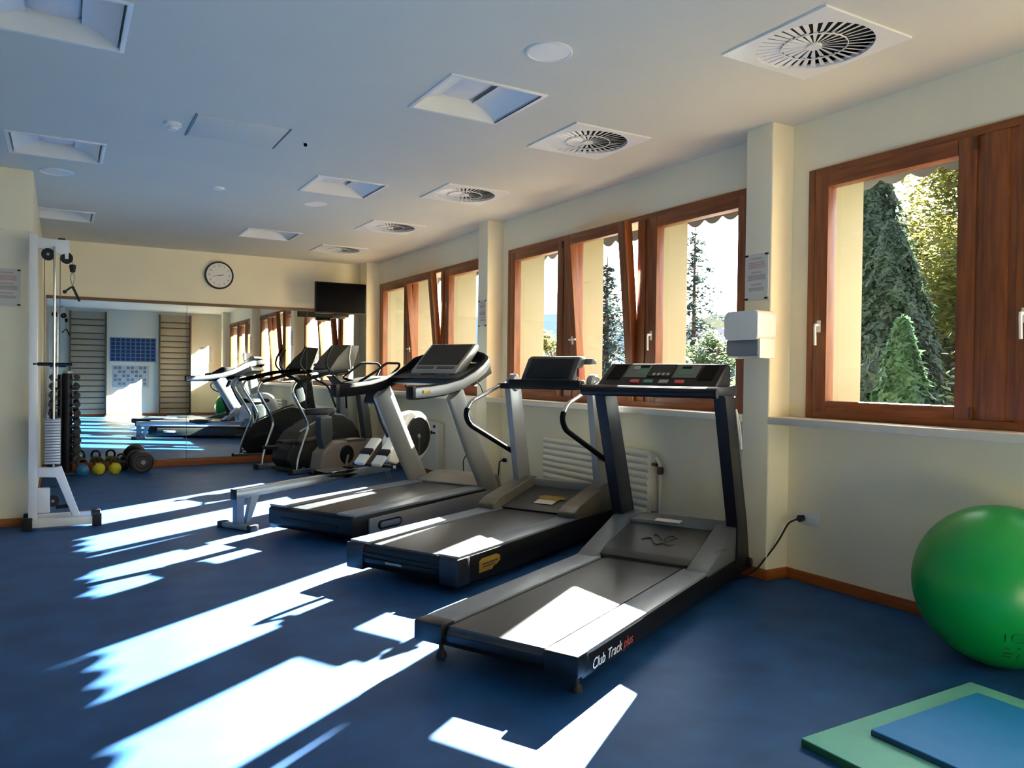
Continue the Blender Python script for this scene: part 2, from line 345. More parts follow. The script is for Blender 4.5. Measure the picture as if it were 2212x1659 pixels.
# clock
ck = thing('wall_clock', 'round white wall clock with a black rim above the mirror', 'clock', (1.885, DY, 2.606))
MB().lathe([(.168, -.028), (.172, -.045), (.185, -.045), (.19, -.03), (.19, -.001), (.0, -.001)], ax=1, seg=40).obj('rim', 'black', ck)
MB().lathe([(0, -.03), (.17, -.03), (.17, -.028), (0, -.028)], ax=1, seg=40).obj('face', 'clockf', ck)
for k in range(1, 13):
    a = R(90-30*k); s_ = str(k); t = text(s_, .036, 'black', ck, (math.cos(a)*.132, -.0312, math.sin(a)*.132), (R(90), 0, 0), .0004, 'numeral', al='CENTER')
for ang, ln, wd, nm in ((R(90-258), .1, .006, 'minute_hand'), (R(90-81.5), .062, .009, 'hour_hand')):
    ca, sa = math.cos(ang), math.sin(ang); pr = [(-.018*ca-wd*.5*sa, -.018*sa+wd*.5*ca), (-.018*ca+wd*.5*sa, -.018*sa-wd*.5*ca), (ln*ca+wd*.3*sa, ln*sa-wd*.3*ca), (ln*ca-wd*.3*sa, ln*sa+wd*.3*ca)]
    MB().prism(pr, 1, -.0345, -.0325).obj(nm, 'black', ck)
# television on an arm in the corner
tv = thing('television', 'black flat television on a wall arm in the far corner', 'television', (3.455, 10.85, 2.34), R(-2))
MB().box(-.37, .37, -.03, .02, -.22, .225, .01).obj('case', 'black', tv); MB().box(-.355, .355, -.033, -.029, -.2, .21, .001).obj('screen', 'blackg', tv)
MB().box(-.1, .12, -.02, .06, -.265, -.215, .01).obj('speaker_bar', 'black', tv)
MB().tube([(0, .02, 0), (.1, .2, 0), (.35, .28, 0)], .018, 8).box(-.1, .1, .02, .035, -.1, .1, .004).box(.3, .44, .24, .31, -.09, .09, .01).obj('wall_arm', 'black', tv)

# ================= CEILING FITTINGS =================
def luminaire():
    t = thing('ceiling_light', '', 'ceiling light', group='square recessed ceiling lights')
    h = .285
    MB().box(-h-.003, h+.003, -h-.003, h+.003, .125, .13).box(-h-.003, -h, -h, h, 0, .13).box(h, h+.003, -h, h, 0, .13).box(-h, h, -h-.003, -h, 0, .13).box(-h, h, h, h+.003, 0, .13).obj('housing', 'lum', t, smooth=False)
    f = MB(); 
    for a in ((-h-.024, -h, -h-.024, h+.024), (h, h+.024, -h-.024, h+.024), (-h, h, -h-.024, -h), (-h, h, h, h+.024)): f.box(*a, -.008, .002, .002)
    f.obj('frame', 'lum', t)
    for sg in (-1, 1):
        g = []
        for k in range(13):
            a = k/12; x = sg*(h-.012-.155*a); z = .004+.085*math.sin(a*PI/2)**.9
            g.append((x, z))
        inn = [(x+sg*.003, z+.003) for x, z in reversed(g)]
        MB().prism(g+inn, 1, -h+.002, h-.002).obj('reflector', 'lum', t)
    MB().prism([(-.115, .115), (-.06, .1), (.06, .1), (.115, .115), (.115, .122), (-.115, .122)], 1, -h+.01, h-.01).obj('diffuser', 'cyel', t)
    return t
L0 = luminaire()
LL = ['square recessed ceiling light nearest the camera in the row towards the windows', 'square recessed ceiling light in the middle of the row towards the windows', 'square recessed ceiling light farthest away in the row towards the windows',
      'square recessed ceiling light cut by the top left corner of the photo', 'square recessed ceiling light above the left wall notice, second in the left row', 'square recessed ceiling light farthest away in the left row above the cable machine']
for i, (x, y) in enumerate(LIGHTS):
    o = L0 if i == 0 else dup(L0)
    o.location = (x, y, HC); o['label'] = LL[i]
def diffuser():
    t = thing('air_diffuser', '', 'air vent', group='square swirl air vents in the ceiling')
    pl = MB(); n = 48; ro = .272
    for k in range(n):
        a, b = 2*PI*k/n, 2*PI*(k+1)/n
        def sq(a):
            c, s = math.cos(a), math.sin(a); m_ = .307/max(abs(c), abs(s)); return (c*m_, s*m_)
        for z in (-.01,): pl.quad((math.cos(a)*ro, math.sin(a)*ro, z), (math.cos(b)*ro, math.sin(b)*ro, z), (*sq(b), z), (*sq(a), z))
        pl.quad((math.cos(a)*ro, math.sin(a)*ro, -.01), (math.cos(b)*ro, math.sin(b)*ro, -.01), (math.cos(b)*ro, math.sin(b)*ro, .012), (math.cos(a)*ro, math.sin(a)*ro, .012))
        pl.quad((*sq(a), -.01), (*sq(b), -.01), (*sq(b), .0), (*sq(a), .0))
    pl.obj('face_plate', 'lum', t, smooth=False)
    MB().lathe([(.0, .05), (.285, .05), (.285, .055), (0, .055)], seg=32).obj('plenum', 'rubber', t)
    MB().lathe([(.0, -.012), (.036, -.012), (.036, -.002), (0, -.002)], seg=20).obj('hub', 'lum', t)
    MB().lathe([(.151, -.011), (.155, -.011), (.155, -.006), (.151, -.006)], seg=40).obj('ring', 'lum', t)
    first = {}
    for ring, (n, r0, r1) in enumerate(((36, .155, .271), (22, .035, .152))):
        for k in range(n):
            a = 2*PI*(k+.5*ring)/n
            if ring not in first:
                w0, w1 = 2*PI*r0/n*.28, 2*PI*r1/n*.28; tl = R(14)
                P = []
                for r, w in ((r0, max(w0, .003)), (r1, w1)):
                    for sg, th in ((-1, 0), (1, 0), (1, .0015), (-1, .0015)): P.append((r, sg*w*math.cos(tl), sg*w*math.sin(tl)-.001+th))
                o = MB().loft([P[:4], P[4:]]).obj('blade', 'lum', t, smooth=False); first[ring] = o
            else: o = again(first[ring], t)
            o.rotation_euler = (0, 0, a)
    return t
D0 = diffuser()
for i, ((x, y), nm) in enumerate(zip(VENTS, ('nearest the camera, largest in the photo', 'second from the camera', 'in the middle of its row of five', 'second from the far wall', 'nearest the television and far wall'))):
    o = D0 if i == 0 else dup(D0)
    o.location = (x, y, HC); o['label'] = 'square ceiling air vent with swirl slots, '+nm
for x, y, r, lab in ((2.11, 3.3, .118, 'round flush ceiling speaker nearest the camera beside the first square light'), (2.12, 7.46, .108, 'round flush ceiling speaker behind the middle square light'), (-.03, 7.43, .125, 'round flush ceiling speaker above the left wall corner')):
    t = thing('ceiling_speaker', lab, 'speaker', (x, y, HC), group='round ceiling speakers')
    MB().lathe([(r-.012, -.002), (r-.008, -.009), (r, -.007), (r, 0), (r-.012, 0)], seg=36).obj('rim', 'lum', t); MB().lathe([(0, -.006), (r-.012, -.0045), (r-.012, -.001), (0, -.001)], seg=36).obj('grille', 'lum', t)
t = thing('smoke_detector', 'small round white smoke detector on the ceiling by the hatch', 'smoke detector', (.63, 5.55, HC))
MB().lathe([(0, -.001), (.055, -.001), (.055, -.018), (.04, -.024), (0, -.024)]).obj('base', 'white', t); MB().lathe([(0, -.024), (.03, -.024), (.036, -.032), (.03, -.045), (0, -.048)]).obj('sensor_cap', 'white', t)
t = thing('ceiling_sensor', 'tiny dark sensor button on the ceiling right of the hatch', 'sensor', (1.49, 5.51, HC))
MB().lathe([(0, -.001), (.022, -.001), (.022, -.008), (0, -.008)]).obj('base', 'white', t); MB().lathe([(0, -.008), (.013, -.008), (.011, -.026), (0, -.03)]).obj('lens', 'blackg', t)
tag(MB().lathe([(0, -.001), (.055, -.001), (.05, -.014), (0, -.02)]).obj('motion_sensor', 'white'), 'small white round sensor on the ceiling between the two light rows', 'sensor').location = (1.2, 7.28, HC)
t = thing('ceiling_hatch', 'flush square access hatch in the ceiling beside the smoke detector', 'hatch', (1.03, 5.51, HC))
MB().box(-.285, .285, -.25, .25, -.006, -.001, .001).obj('hatch_panel', 'ceil', t); MB().box(-.3, -.291, -.26, .26, -.008, -.001).box(.291, .3, -.26, .26, -.008, -.001).obj('hatch_frame', 'pink2', t)

# ================= WALL FITTINGS =================
def notice(loc, rz, w, h, lab, x=0):
    t = thing('wall_notice', lab, 'notice', loc, rz, group='framed printed notices held by four clips')
    MB().box(-w/2, w/2, -.006, -.001, -h/2, h/2, .001).obj('sheet', 'sheet', t)
    for z, a, m_ in ((.4, .3, 'grey'), (.31, .42, 'pink'), (.26, .46, 'pink'), (.21, .44, 'pink'), (.1, .3, 'pink'), (.03, .5, 'grey'), (-.01, .46, 'grey'), (-.05, .5, 'grey'), (-.16, .3, 'pink'), (-.24, .42, 'grey'), (-.28, .4, 'grey')):
        MB().box(-w*a*.8, w*a*.8, -.0075, -.006, z*h-.006, z*h+.004).obj('text_line', m_, t, smooth=False)
    for sx in (-1, 1):
        for sz in (-1, 1): MB().box(sx*w*.44-.012, sx*w*.44+.012, -.014, -.001, sz*h*.47-.006, sz*h*.47+.006, .003).obj('clip', 'black', t)
    return t
notice((CX, 3.568, 1.945), R(-90), .19, .3, 'printed notice with black clips on the pillar above the towel dispenser')
notice((CX, 7.35, 1.94), R(-90), .17, .28, 'printed notice with clips on the pillar behind the silver treadmill')
notice((-.38, PY, 1.955), 0, .19, .3, 'printed notice on the left wall beside the white cable machine')
d = thing('towel_dispenser', 'white paper towel dispenser with a smoked lower window on the pillar', 'dispenser', (CX, 3.548, 1.41), R(-90))
def rrect(w0, w1, z0, z1, r, n=5):
    P = []
    for cx_, cz_, a0 in ((w1-r, z1-r, 0), (w0+r, z1-r, 90), (w0+r, z0+r, 180), (w1-r, z0+r, 270)):
        for k in range(n+1): a = R(a0+90*k/n); P.append((cx_+r*math.cos(a), cz_+r*math.sin(a)))
    return P
MB().prism(rrect(-.14, .14, .12, .305, .03), 1, -.165, -.001, .012, 3).obj('cover', 'white', d)
MB().prism(rrect(-.13, .13, .02, .135, .02), 1, -.15, -.005, .008).obj('paper_window', 'smoke', d)
MB().box(-.14, -.118, -.14, -.001, .005, .13, .01).box(.118, .14, -.14, -.001, .005, .13, .01).box(-.12, .12, -.06, -.001, .01, .03, .004).obj('side_cheeks', 'white', d)
MB().box(-.11, .11, -.12, -.02, .035, .11, .01).obj('towel_stack', 'paper', d)
def socket(y, z, lab, two):
    t = thing('wall_socket', lab, 'socket', (WX, y, z), R(-90))
    MB().box(-.04, .12 if two else .04, -.01, -.001, -.04, .04, .003).obj('plate', 'white', t)
    MB().lathe([(0, -.011), (.02, -.011), (.022, -.045), (.016, -.05), (0, -.05)], ax=1).obj('plug', 'black', t)
    if two: MB().lathe([(.016, -.0105), (.02, -.0125), (.022, -.0105), (.022, -.01), (.016, -.01)], (.08, 0, 0), 1).obj('outlet', 'white', t)
socket(3.325, .405, 'white double wall socket with a black plug beside the pillar', True)
socket(7.13, .385, 'small wall socket and plug behind the middle treadmill', False)
tag(MB().tube(fillet([(4.04, 3.325, .405), (3.99, 3.36, .38), (3.96, 3.42, .24), (3.86, 3.5, .06), (3.8, 3.56, .008), (3.72, 3.58, .007), (3.6, 3.56, .007)], .09), .006, 8).obj('power_cord', 'black'), 'black power cord hanging from the double socket to the nearest treadmill', 'cord')
tag(MB().tube(fillet([(4.04, 7.13, .385), (4.01, 7.15, .37), (4.0, 7.15, .2), (3.98, 7.13, .1), (3.93, 6.95, .007)], .05), .006, 8).obj('power_cord', 'black'), 'black power cord hanging behind the middle treadmill', 'cord')
tag(MB().tube(fillet([(4.04, 7.98, .36), (4.0, 7.98, .3), (4.0, 7.96, .12), (3.9, 7.9, .007)], .05), .006, 8).obj('power_cord', 'black'), 'black power cord hanging beside the flat radiator behind the silver treadmill', 'cord')
# radiators
r2 = thing('radiator', 'cream ribbed radiator on the wall behind the nearest treadmill', 'radiator', (4.0, 5.47, 0), R(-90))
pr = []; n = 9
for k in range(n*8+1):
    z = .2+.505*k/(n*8); pr.append((-.012-.014*abs(math.sin(PI*k/8)), z))
MB().prism(pr+[(.02, .705), (.02, .2)], 0, -.77, .75).obj('panel', 'radm', r2)
MB().box(-.77, .75, .02, .085, .23, .69, .004).obj('convector', 'radm', r2)
MB().tube(fillet([(.755, .03, .62), (.8, .03, .66), (.83, .04, .6), (.83, .04, .001)], .04), .012, 10).obj('pipe', 'radm', r2)
MB().lathe([(0, -.03), (.018, -.03), (.026, -.02), (.026, .02), (.018, .03), (0, .03)], (.83, .04, .56), 2, 14).cyl((.8, .03, .6), (.75, .03, .6), .014, 10).obj('valve', 'brown_metal', r2)
r1 = thing('radiator', 'flat white panel radiator with dark valve behind the silver treadmill', 'radiator', (4.0, 9.43, 0), R(-90))
MB().box(-.8, .77, -.02, .02, .09, .695, .008).obj('panel', 'radm', r1); MB().box(-.78, .75, .02, .085, .11, .68, .004).obj('convector', 'radm', r1)
MB().cyl((.6, -.02, .56), (.6, -.075, .56), .024, 14).cyl((.6, -.02, .56), (.72, -.03, .56), .012, 8).obj('valve', 'black', r1); MB().cyl((.7, -.02, .64), (.7, -.035, .64), .018, 12).obj('vent_plug', 'black', r1)
MB().cyl((.7, 0, .09), (.7, 0, .001), .012, 8).obj('pipe', 'radm', r1)

# ================= TREADMILLS =================
def tread(name_lab, x, y, deg): return thing('treadmill', name_lab, 'treadmill', (x, y, 0), R(deg))
H = (R(90), 0, 0)
# --- nearest one: dark posts, wide console
t3 = tread('nearest treadmill with black posts and a wide flat console, by the pillar', 1.613, 2.88, 27.4)
MB().prism([(-.0, .085), (-.03, .115), (-.03, .15), (-.01, .176), (1.6, .176), (2.35, .15), (2.35, .05), (2.25, .05), (1.6, .07)], 1, -.413, .413, .006).obj('base', 'black', t3)
MB().box(-.015, 1.66, -.245, .245, .165, .182, .006).obj('belt', 'belt', t3)
MB().cyl((.005, -.245, .145), (.005, .245, .145), .034, 18).obj('rear_roller', 'belt', t3)
for sg in (1, -1):
    a, b = sorted((sg*.262, sg*.412)); MB().box(.015, 1.55, a, b, .172, .19, .006).obj('foot_rail', 'rail', t3)
    MB().box(-.05, .05, a-.004, b+.004, .1, .192, .012).obj('end_cap', 'black', t3)
    f = MB(); f.cyl((.07, sg*.35, .1), (.07, sg*.35, .03), .012, 10); f.lathe([(0, 0), (.024, 0), (.024, .016), (.014, .034), (0, .034)], (.07, sg*.35, 0)); f.obj('foot', 'rubber', t3)
    MB().lathe([(0, -.02), (.03, -.02), (.034, 0), (.03, .02), (0, .02)], (2.29, sg*.43, .1), 1).obj('knob', 'black', t3)
    p = MB(); pts = [(2.05, .1), (2.35, .05), (2.26, .36), (1.945, 1.19), (1.745, 1.19), (2.07, .36)]
    a, b = sorted((sg*.355, sg*.425)); p.prism(pts, 1, a, b, .012, 3); p.obj('post', 'navy', t3)
for sg in (1, -1):                                   # motor hood: two side wings, a rear bridge and a sunken middle
    a, b = sorted((sg*.285, sg*.413)); MB().prism([(1.52, .15), (1.5, .188), (1.6, .215), (2.05, .36), (2.25, .365), (2.34, .15)], 1, a, b, .01).obj('hood_wing', 'hood', t3)
MB().prism([(2.06, .2), (2.03, .352), (2.24, .362), (2.33, .16)], 1, -.286, .286, .008).obj('hood_bridge', 'hood', t3)
MB().prism([(1.6, .15), (1.58, .2), (1.64, .225), (2.06, .335), (2.06, .15)], 1, -.286, .286, .006).obj('hood_centre', 'hoodd', t3)
def on_hood(u, s): return Vector((u, s, .2285+(u-1.64)*.262))
MB().tube([on_hood(1.8+.035*math.sin(k/20*2.2*PI), .1-.16*k/20) for k in range(21)], .005, 6).tube([on_hood(1.85+.03*math.sin(k/20*2*PI+1), .05-.15*k/20) for k in range(21)], .005, 6).tube([on_hood(1.83+.06*math.cos(k/14*1.3*PI), -.075+.045*math.sin(k/14*1.3*PI)) for k in range(15)], .005, 6).obj('emblem', 'hoodd', t3)
MB().prism([(2.0, .357), (2.0, .359), (2.055, .3665), (2.055, .3645)], 1, -.07, .1).obj('sticker', 'paper', t3)
text('TT', .07, 'black', t3, (1.72, -.375, .262), (0, R(-15), R(-90)))
text('Club', .062, 'paper', t3, (.075, -.4165, .1), H, shear=.25); text('Track', .062, 'paper', t3, (.215, -.4165, .1), H, shear=.25); text('plus', .062, 'red', t3, (.38, -.4165, .1), H, shear=.25)
MB().tube(fillet([(1.93, -.44, 1.1), (1.97, -.445, .98), (2.03, -.445, .85), (2.05, -.445, .86), (2.0, -.445, 1.0), (1.94, -.44, 1.1)], .03), .004, 6).obj('safety_cord', 'white', t3)
k3 = MB().prism([(1.6, 1.185), (1.6, 1.235), (1.99, 1.245), (1.99, 1.185)], 1, -.43, .43, .01).obj('crossbar', 'navy', t3)
MB().cyl((1.6, -.43, 1.2), (1.6, .43, 1.2), .03, 14).obj('front_grip', 'navy', t3)
MB().prism([(1.69, 1.23), (1.93, 1.375), (2.0, 1.365), (2.0, 1.23)], 1, -.385, .385, .014, 3).obj('console', 'black', t3)
cn = Vector((-.145, 0, .24)).normalized()
def plate3(n_, m_, s0, s1, v0, v1, th=.004):
    P = lambda s, v, h: Vector((1.69+.24*v, s, 1.23+.145*v))+cn*h
    return MB().loft([[P(s0, v0, -.002), P(s1, v0, -.002), P(s1, v1, -.002), P(s0, v1, -.002)], [P(s0, v0, th), P(s1, v0, th), P(s1, v1, th), P(s0, v1, th)]]).obj(n_, m_, t3)
plate3('display', 'screen', -.075, .075, .42, .95); plate3('side_panel', 'panel', .085, .235, .38, .9); plate3('side_panel', 'panel', -.235, -.085, .38, .9)
plate3('small_display', 'green', .1, .15, .5, .78, .006); plate3('small_display', 'green', -.2, -.11, .5, .72, .006)
plate3('small_screen', 'blackg', .1, .16, .8, .87, .007); plate3('small_screen', 'blackg', -.18, -.12, .76, .84, .007); plate3('display_knob', 'pale', .16, .2, .72, .84, .008)
for s0, m_ in ((.14, 'red'), (.05, 'tealb'), (-.05, 'pale'), (-.15, 'red')): plate3('button', m_, s0-.028, s0+.028, .15, .27, .007)
for k in range(4): plate3('display_button', 'pale', -.05+.03*k-.009, -.05+.03*k+.009, .47, .56, .006)
for sg in (1, -1): plate3('cup_holder', 'blackg', *sorted((sg*.255, sg*.345)), .3, .92, .003)
# --- middle one: chrome handles, pale square posts
t2 = tread('middle treadmill with bent chrome side handles and pale square posts', 1.84, 4.452, 27.8)
MB().prism([(-.02, .06), (-.045, .1), (-.045, .2), (-.02, .214), (1.6, .214), (2.16, .19), (2.16, .05), (.3, .045)], 1, -.434, .434, .008).obj('base', 'black', t2)
MB().box(-.03, 1.75, -.26, .26, .205, .221, .006).obj('belt', 'belt', t2)
for sg in (1, -1):
    a, b = sorted((sg*.275, sg*.43)); MB().box(-.03, 1.55, a, b, .21, .228, .006).obj('foot_rail', 'rail', t2)
    a, b = sorted((sg*.3, sg*.442)); MB().box(-.055, .07, a, b, .05, .215, .014).obj('end_cap', 'iron', t2)
    MB().prism([(1.43, .2), (1.41, .27), (1.5, .305), (2.02, .425), (2.1, .42), (2.15, .2)], 1, *sorted((sg*.285, sg*.432)), .014, 3).obj('hood_wing', 'olive', t2)
    MB().prism([(1.93, .2), (1.91, .39), (1.745, 1.18), (1.925, 1.18), (2.1, .39), (2.12, .2)], 1, *sorted((sg*.35, sg*.405)), .008).obj('post', 'silver', t2)
    hp = fillet([(1.83, sg*.425, 1.235), (1.29, sg*.425, 1.08), (1.215, sg*.425, .985), (1.27, sg*.425, .9), (1.96, sg*.425, .62), (1.99, sg*.39, .61)], .05, 6)
    MB().tube(hp, .017, 12).obj('handle', 'chrome', t2); MB().tube(hp[8:26], .0205, 12).obj('grip', 'foam', t2)
MB().prism([(2.05, .3), (2.03, .405), (2.1, .41), (2.15, .22)], 1, -.286, .286, .008).obj('hood_bridge', 'silver', t2)
MB().prism([(1.55, .21), (1.53, .235), (1.6, .25), (2.04, .345), (2.04, .21)], 1, -.286, .286, .004).obj('hood_centre', 'hoodd', t2)
MB().prism([(1.66, .268), (1.66, .271), (1.74, .289), (1.74, .286)], 1, -.11, .06).obj('sticker', 'cyel', t2)
MB().prism([(1.75, .288), (1.75, .292), (1.83, .3095), (1.83, .3055)], 1, -.12, .06, .001).prism([(1.77, .294), (1.77, .298), (1.81, .307), (1.81, .303)], 1, -.16, .08, .001).obj('emblem', 'gold', t2)
MB().prism([(.17, .09), (.17, .16), (.2, .175), (.36, .175), (.4, .16), (.4, .13), (.36, .11), (.33, .11), (.31, .09)], 1, -.439, -.433, .002).obj('emblem', 'gold', t2)
MB().box(.2, .37, -.4405, -.438, .135, .143).box(.21, .34, -.4405, -.438, .118, .125).obj('emblem_line', 'hoodd', t2)
for z in (.125, .155): MB().box(-.058, -.044, -.28, .3, z, z+.008).obj('rear_groove', 'rubber', t2)
MB().box(-.062, -.05, -.02, .11, .115, .128, .003).obj('label_strip', 'pale', t2)
MB().cyl((1.72, -.44, 1.2), (1.72, .44, 1.2), .024, 14).obj('crossbar', 'black', t2)
for sg in (1, -1): MB().lathe([(0, -.035), (.06, -.035), (.075, -.02), (.075, .02), (.06, .035), (0, .035)], (1.83, sg*.37, 1.225), 1).obj('handle_clamp', 'silver', t2)
MB().box(1.68, 1.78, -.33, .33, 1.185, 1.255, .014).obj('console_tray', 'black', t2)
MB().prism([(1.71, 1.235), (1.845, 1.43), (1.89, 1.45), (1.95, 1.445), (1.97, 1.41), (1.79, 1.235)], 1, -.245, .245, .03, 3).obj('console', 'hoodd', t2)
MB().prism([(1.727, 1.268), (1.722, 1.271), (1.832, 1.425), (1.838, 1.42)], 1, -.2, .19, .001).obj('display', 'screen', t2)
MB().prism([(1.92, 1.38), (1.94, 1.43), (2.02, 1.42), (2.02, 1.38)], 1, -.31, -.22, .012).obj('console_lip', 'panel', t2)
MB().box(1.8, 1.84, -.262, -.246, 1.28, 1.35, .006).obj('stop_button', 'red', t2)
# --- farthest one: silver horseshoe arms
t1 = tread('farthest treadmill with leaning silver posts and horseshoe arms around a tilted screen', 1.70, 5.975, 28.4)
MB().prism([(-.02, .05), (-.045, .08), (-.045, .2), (-.02, .218), (1.7, .218), (2.15, .2), (2.15, .03), (.3, .035)], 1, -.45, .45, .008).obj('base', 'black', t1)
MB().box(-.02, 1.82, -.265, .265, .21, .226, .006).obj('belt', 'belt', t1)
for sg in (1, -1):
    a, b = sorted((sg*.275, sg*.455)); MB().box(-.03, 1.75, a, b, .215, .235, .008).obj('foot_rail', 'rail', t1)
    MB().prism([(.13, .045), (.13, .185), (1.8, .2), (1.95, .12), (1.95, .04)], 1, *sorted((sg*.45, sg*.468)), .006).obj('side_panel', 'silver' if sg < 0 else 'hoodd', t1)
    MB().prism(rrect(.22, .5, .085, .155, .033), 1, *sorted((sg*.462, sg*.474)), .003).obj('handle_rim', 'black', t1)
    MB().prism(rrect(.24, .48, .1, .142, .02), 1, *sorted((sg*.47, sg*.478)), .003).obj('side_handle', 'bluegrey', t1)
    MB().tube([(2.0, sg*.42, .0), (1.62, sg*.42, .55), (1.27, sg*.42, 1.12)], .125, 20, ry=.045, up=(0, 1, 0)).obj('post', 'silver', t1)
MB().box(-.06, -.04, -.3, .3, .12, .14).obj('rear_groove', 'rubber', t1)
MB().prism([(1.74, .2), (1.72, .245), (1.95, .3), (2.12, .31), (2.16, .2)], 1, -.36, .36, .014, 3).obj('hood', 'silver', t1)
# horseshoe: path in plan with height
hs = []
arm = [(.67, 1.13), (.9, 1.14), (1.12, 1.16), (1.35, 1.2), (1.55, 1.27), (1.7, 1.345)]
for u, z in arm: hs.append(Vector((u, -.43, z)))
for k in range(1, 12):
    a = PI*k/12; hs.append(Vector((1.72+.24*math.sin(a), -.43*math.cos(a), 1.37+.1*math.sin(a))))
for u, z in reversed(arm): hs.append(Vector((u, .43, z)))
SG = 1
def band(off, r, ry, i0, i1): 
    out = []
    for i in range(i0, i1):
        t = (hs[min(i+1, len(hs)-1)]-hs[max(i-1, 0)]).normalized(); nrm = t.cross(Vector((0, 0, 1))).normalized()
        out.append(hs[i]+nrm*off)
    return MB().tube(out, r, 16, ry=ry, up=(0, 0, 1))
band(.024*SG, .013, .044, 0, len(hs)).obj('arm_shell', 'silver', t1); band(-.004*SG, .036, .058, 0, len(hs)).obj('arm_pad', 'foam', t1)
for sg in (1, -1):
    MB().box(.635, .69, *sorted((sg*.385, sg*.465)), 1.075, 1.19, .02).obj('arm_cap', 'black', t1)
MB().box(.76, .86, -.474, -.464, 1.125, 1.155, .002).obj('arm_badge', 'gold', t1)
MB().prism([(1.38, 1.2), (1.36, 1.25), (1.6, 1.31), (1.86, 1.4), (1.9, 1.3), (1.6, 1.18)], 1, -.41, .41, .01).obj('console_tray', 'black', t1)
MB().prism([(1.5, 1.29), (1.515, 1.325), (1.83, 1.58), (1.88, 1.58), (1.9, 1.54), (1.65, 1.3)], 1, -.265, .265, .012, 3).obj('console', 'silver', t1)
sn = Vector((-.255, 0, .315)).normalized()
def plate1(n_, m_, s0, s1, v0, v1, th=.004):
    P = lambda s, v, h: Vector((1.515+.315*v, s, 1.325+.255*v))+sn*h
    return MB().loft([[P(s0, v0, -.002), P(s1, v0, -.002), P(s1, v1, -.002), P(s0, v1, -.002)], [P(s0, v0, th), P(s1, v0, th), P(s1, v1, th), P(s0, v1, th)]]).obj(n_, m_, t1)
plate1('screen', 'screen', -.235, .235, .2, .97); plate1('button_strip', 'hoodd', -.22, -.02, .05, .13); plate1('button_strip', 'hoodd', .02, .22, .05, .13)
MB().tube(fillet([(1.55, -.45, 1.24), (1.62, -.47, 1.18), (1.66, -.47, 1.1)], .03), .005, 6).obj('earphone_cord', 'black', t1)
for s0 in (-.2, .14): MB().box(1.45, 1.54, s0, s0+.12, 1.262, 1.29, .006).obj('tray_button', 'hood', t1)

# ================= ROWING MACHINE =================
rw = thing('rowing_machine', 'grey rowing machine with a white flywheel cage behind the silver treadmill', 'rowing machine', (1.26, 6.62, 0), R(30))
MB().prism([(-.04, .25), (-.04, .325), (1.95, .36), (1.95, .285)], 1, -.028, .028, .006).obj('monorail', 'alu', rw)
MB().box(-.05, -.035, -.032, .032, .245, .33, .004).obj('rail_cap', 'black', rw)
MB().box(-.03, .045, -.028, .028, .03, .27, .006).obj('rear_leg', 'bluegrey', rw); MB().prism([(.07, .03), (.11, .03), (.22, .27), (.13, .27)], 1, -.02, .02, .004).obj('leg_brace', 'silver', rw)
MB().box(-.035, .035, -.17, .17, .006, .045, .008).obj('foot_bar', 'bluegrey', rw)
for sg in (1, -1): MB().box(-.042, .042, *sorted((sg*.15, sg*.2)), 0, .052, .008).obj('foot_cap', 'rubber', rw)
MB().loft([[(u, s, z-.085) for u, s, z in [(1.0+.34*k/10, (.13+.02*math.sin(k/10*PI))*sg, .44+.012*math.cos(k/10*2*PI)+.006*abs(sg)+dz) for k in range(11)]] for sg, dz in ((-1, 0), (-.5, -.006), (0, -.01), (.5, -.006), (1, 0), (1, -.045), (0, -.05), (-1, -.045))], cap=False).obj('seat', 'rubber', rw)
MB().box(1.08, 1.26, -.05, .05, .29, .325, .01).cyl((1.1, -.06, .345), (1.1, .06, .345), .014, 10).cyl((1.24, -.06, .345), (1.24, .06, .345), .014, 10).obj('seat_carriage', 'silver', rw)
for sg in (1, -1):
    MB().prism([(1.62, .36), (1.6, .39), (1.87, .62), (1.9, .6)], 1, *sorted((sg*.05, sg*.17)), .006).obj('footplate', 'white', rw)
    MB().prism([(1.7, .45), (1.685, .475), (1.75, .525), (1.765, .5)], 1, *sorted((sg*.045, sg*.175)), .004).obj('foot_strap', 'black', rw)
MB().cyl((1.7, -.26, .36), (1.62, .2, .37), .014, 10).obj('pull_handle', 'black', rw); MB().cyl((1.705, -.28, .36), (1.7, -.26, .36), .016, 10).obj('handle_end', 'white', rw)
MB().prism([(1.88, .38), (1.9, .6), (2.05, .84), (2.2, .88), (2.38, .86), (2.2, .4), (2.0, .34)], 1, -.06, .06, .02, 3).obj('front_housing', 'white', rw)
MB().lathe([(.0, -.1), (.2, -.1), (.235, -.09), (.268, -.07), (.268, .07), (.235, .09), (.2, .1), (0, .1)], (2.31, 0, .62), 1, 40).obj('cage', 'white', rw)
MB().lathe([(0, -.112), (.205, -.112), (.215, -.1), (0, -.1)], (2.31, 0, .62), 1, 40).obj('fan_guard', 'iron', rw)
for r in (.06, .1, .14, .18): MB().lathe([(r, -.1145), (r+.005, -.1145), (r+.005, -.1115), (r, -.1115)], (2.31, 0, .62), 1, 36).obj('guard_ring', 'black', rw)
MB().lathe([(0, -.125), (.02, -.125), (.024, -.11), (0, -.11)], (2.31, 0, .62), 1).obj('hub', 'silver', rw); MB().box(2.304, 2.316, -.118, -.112, .43, .6).obj('guard_spoke', 'hood', rw)
for sg in (1, -1): MB().prism([(2.28, 0), (2.34, 0), (2.1, .42), (2.03, .42)], 1, *sorted((sg*.19, sg*.225)), .006).obj('front_leg', 'bluegrey', rw)
MB().box(2.04, 2.1, -.22, .22, .36, .42, .01).obj('leg_joint', 'bluegrey', rw); MB().box(2.26, 2.36, -.25, .25, 0, .03, .006).obj('front_foot', 'rubber', rw)
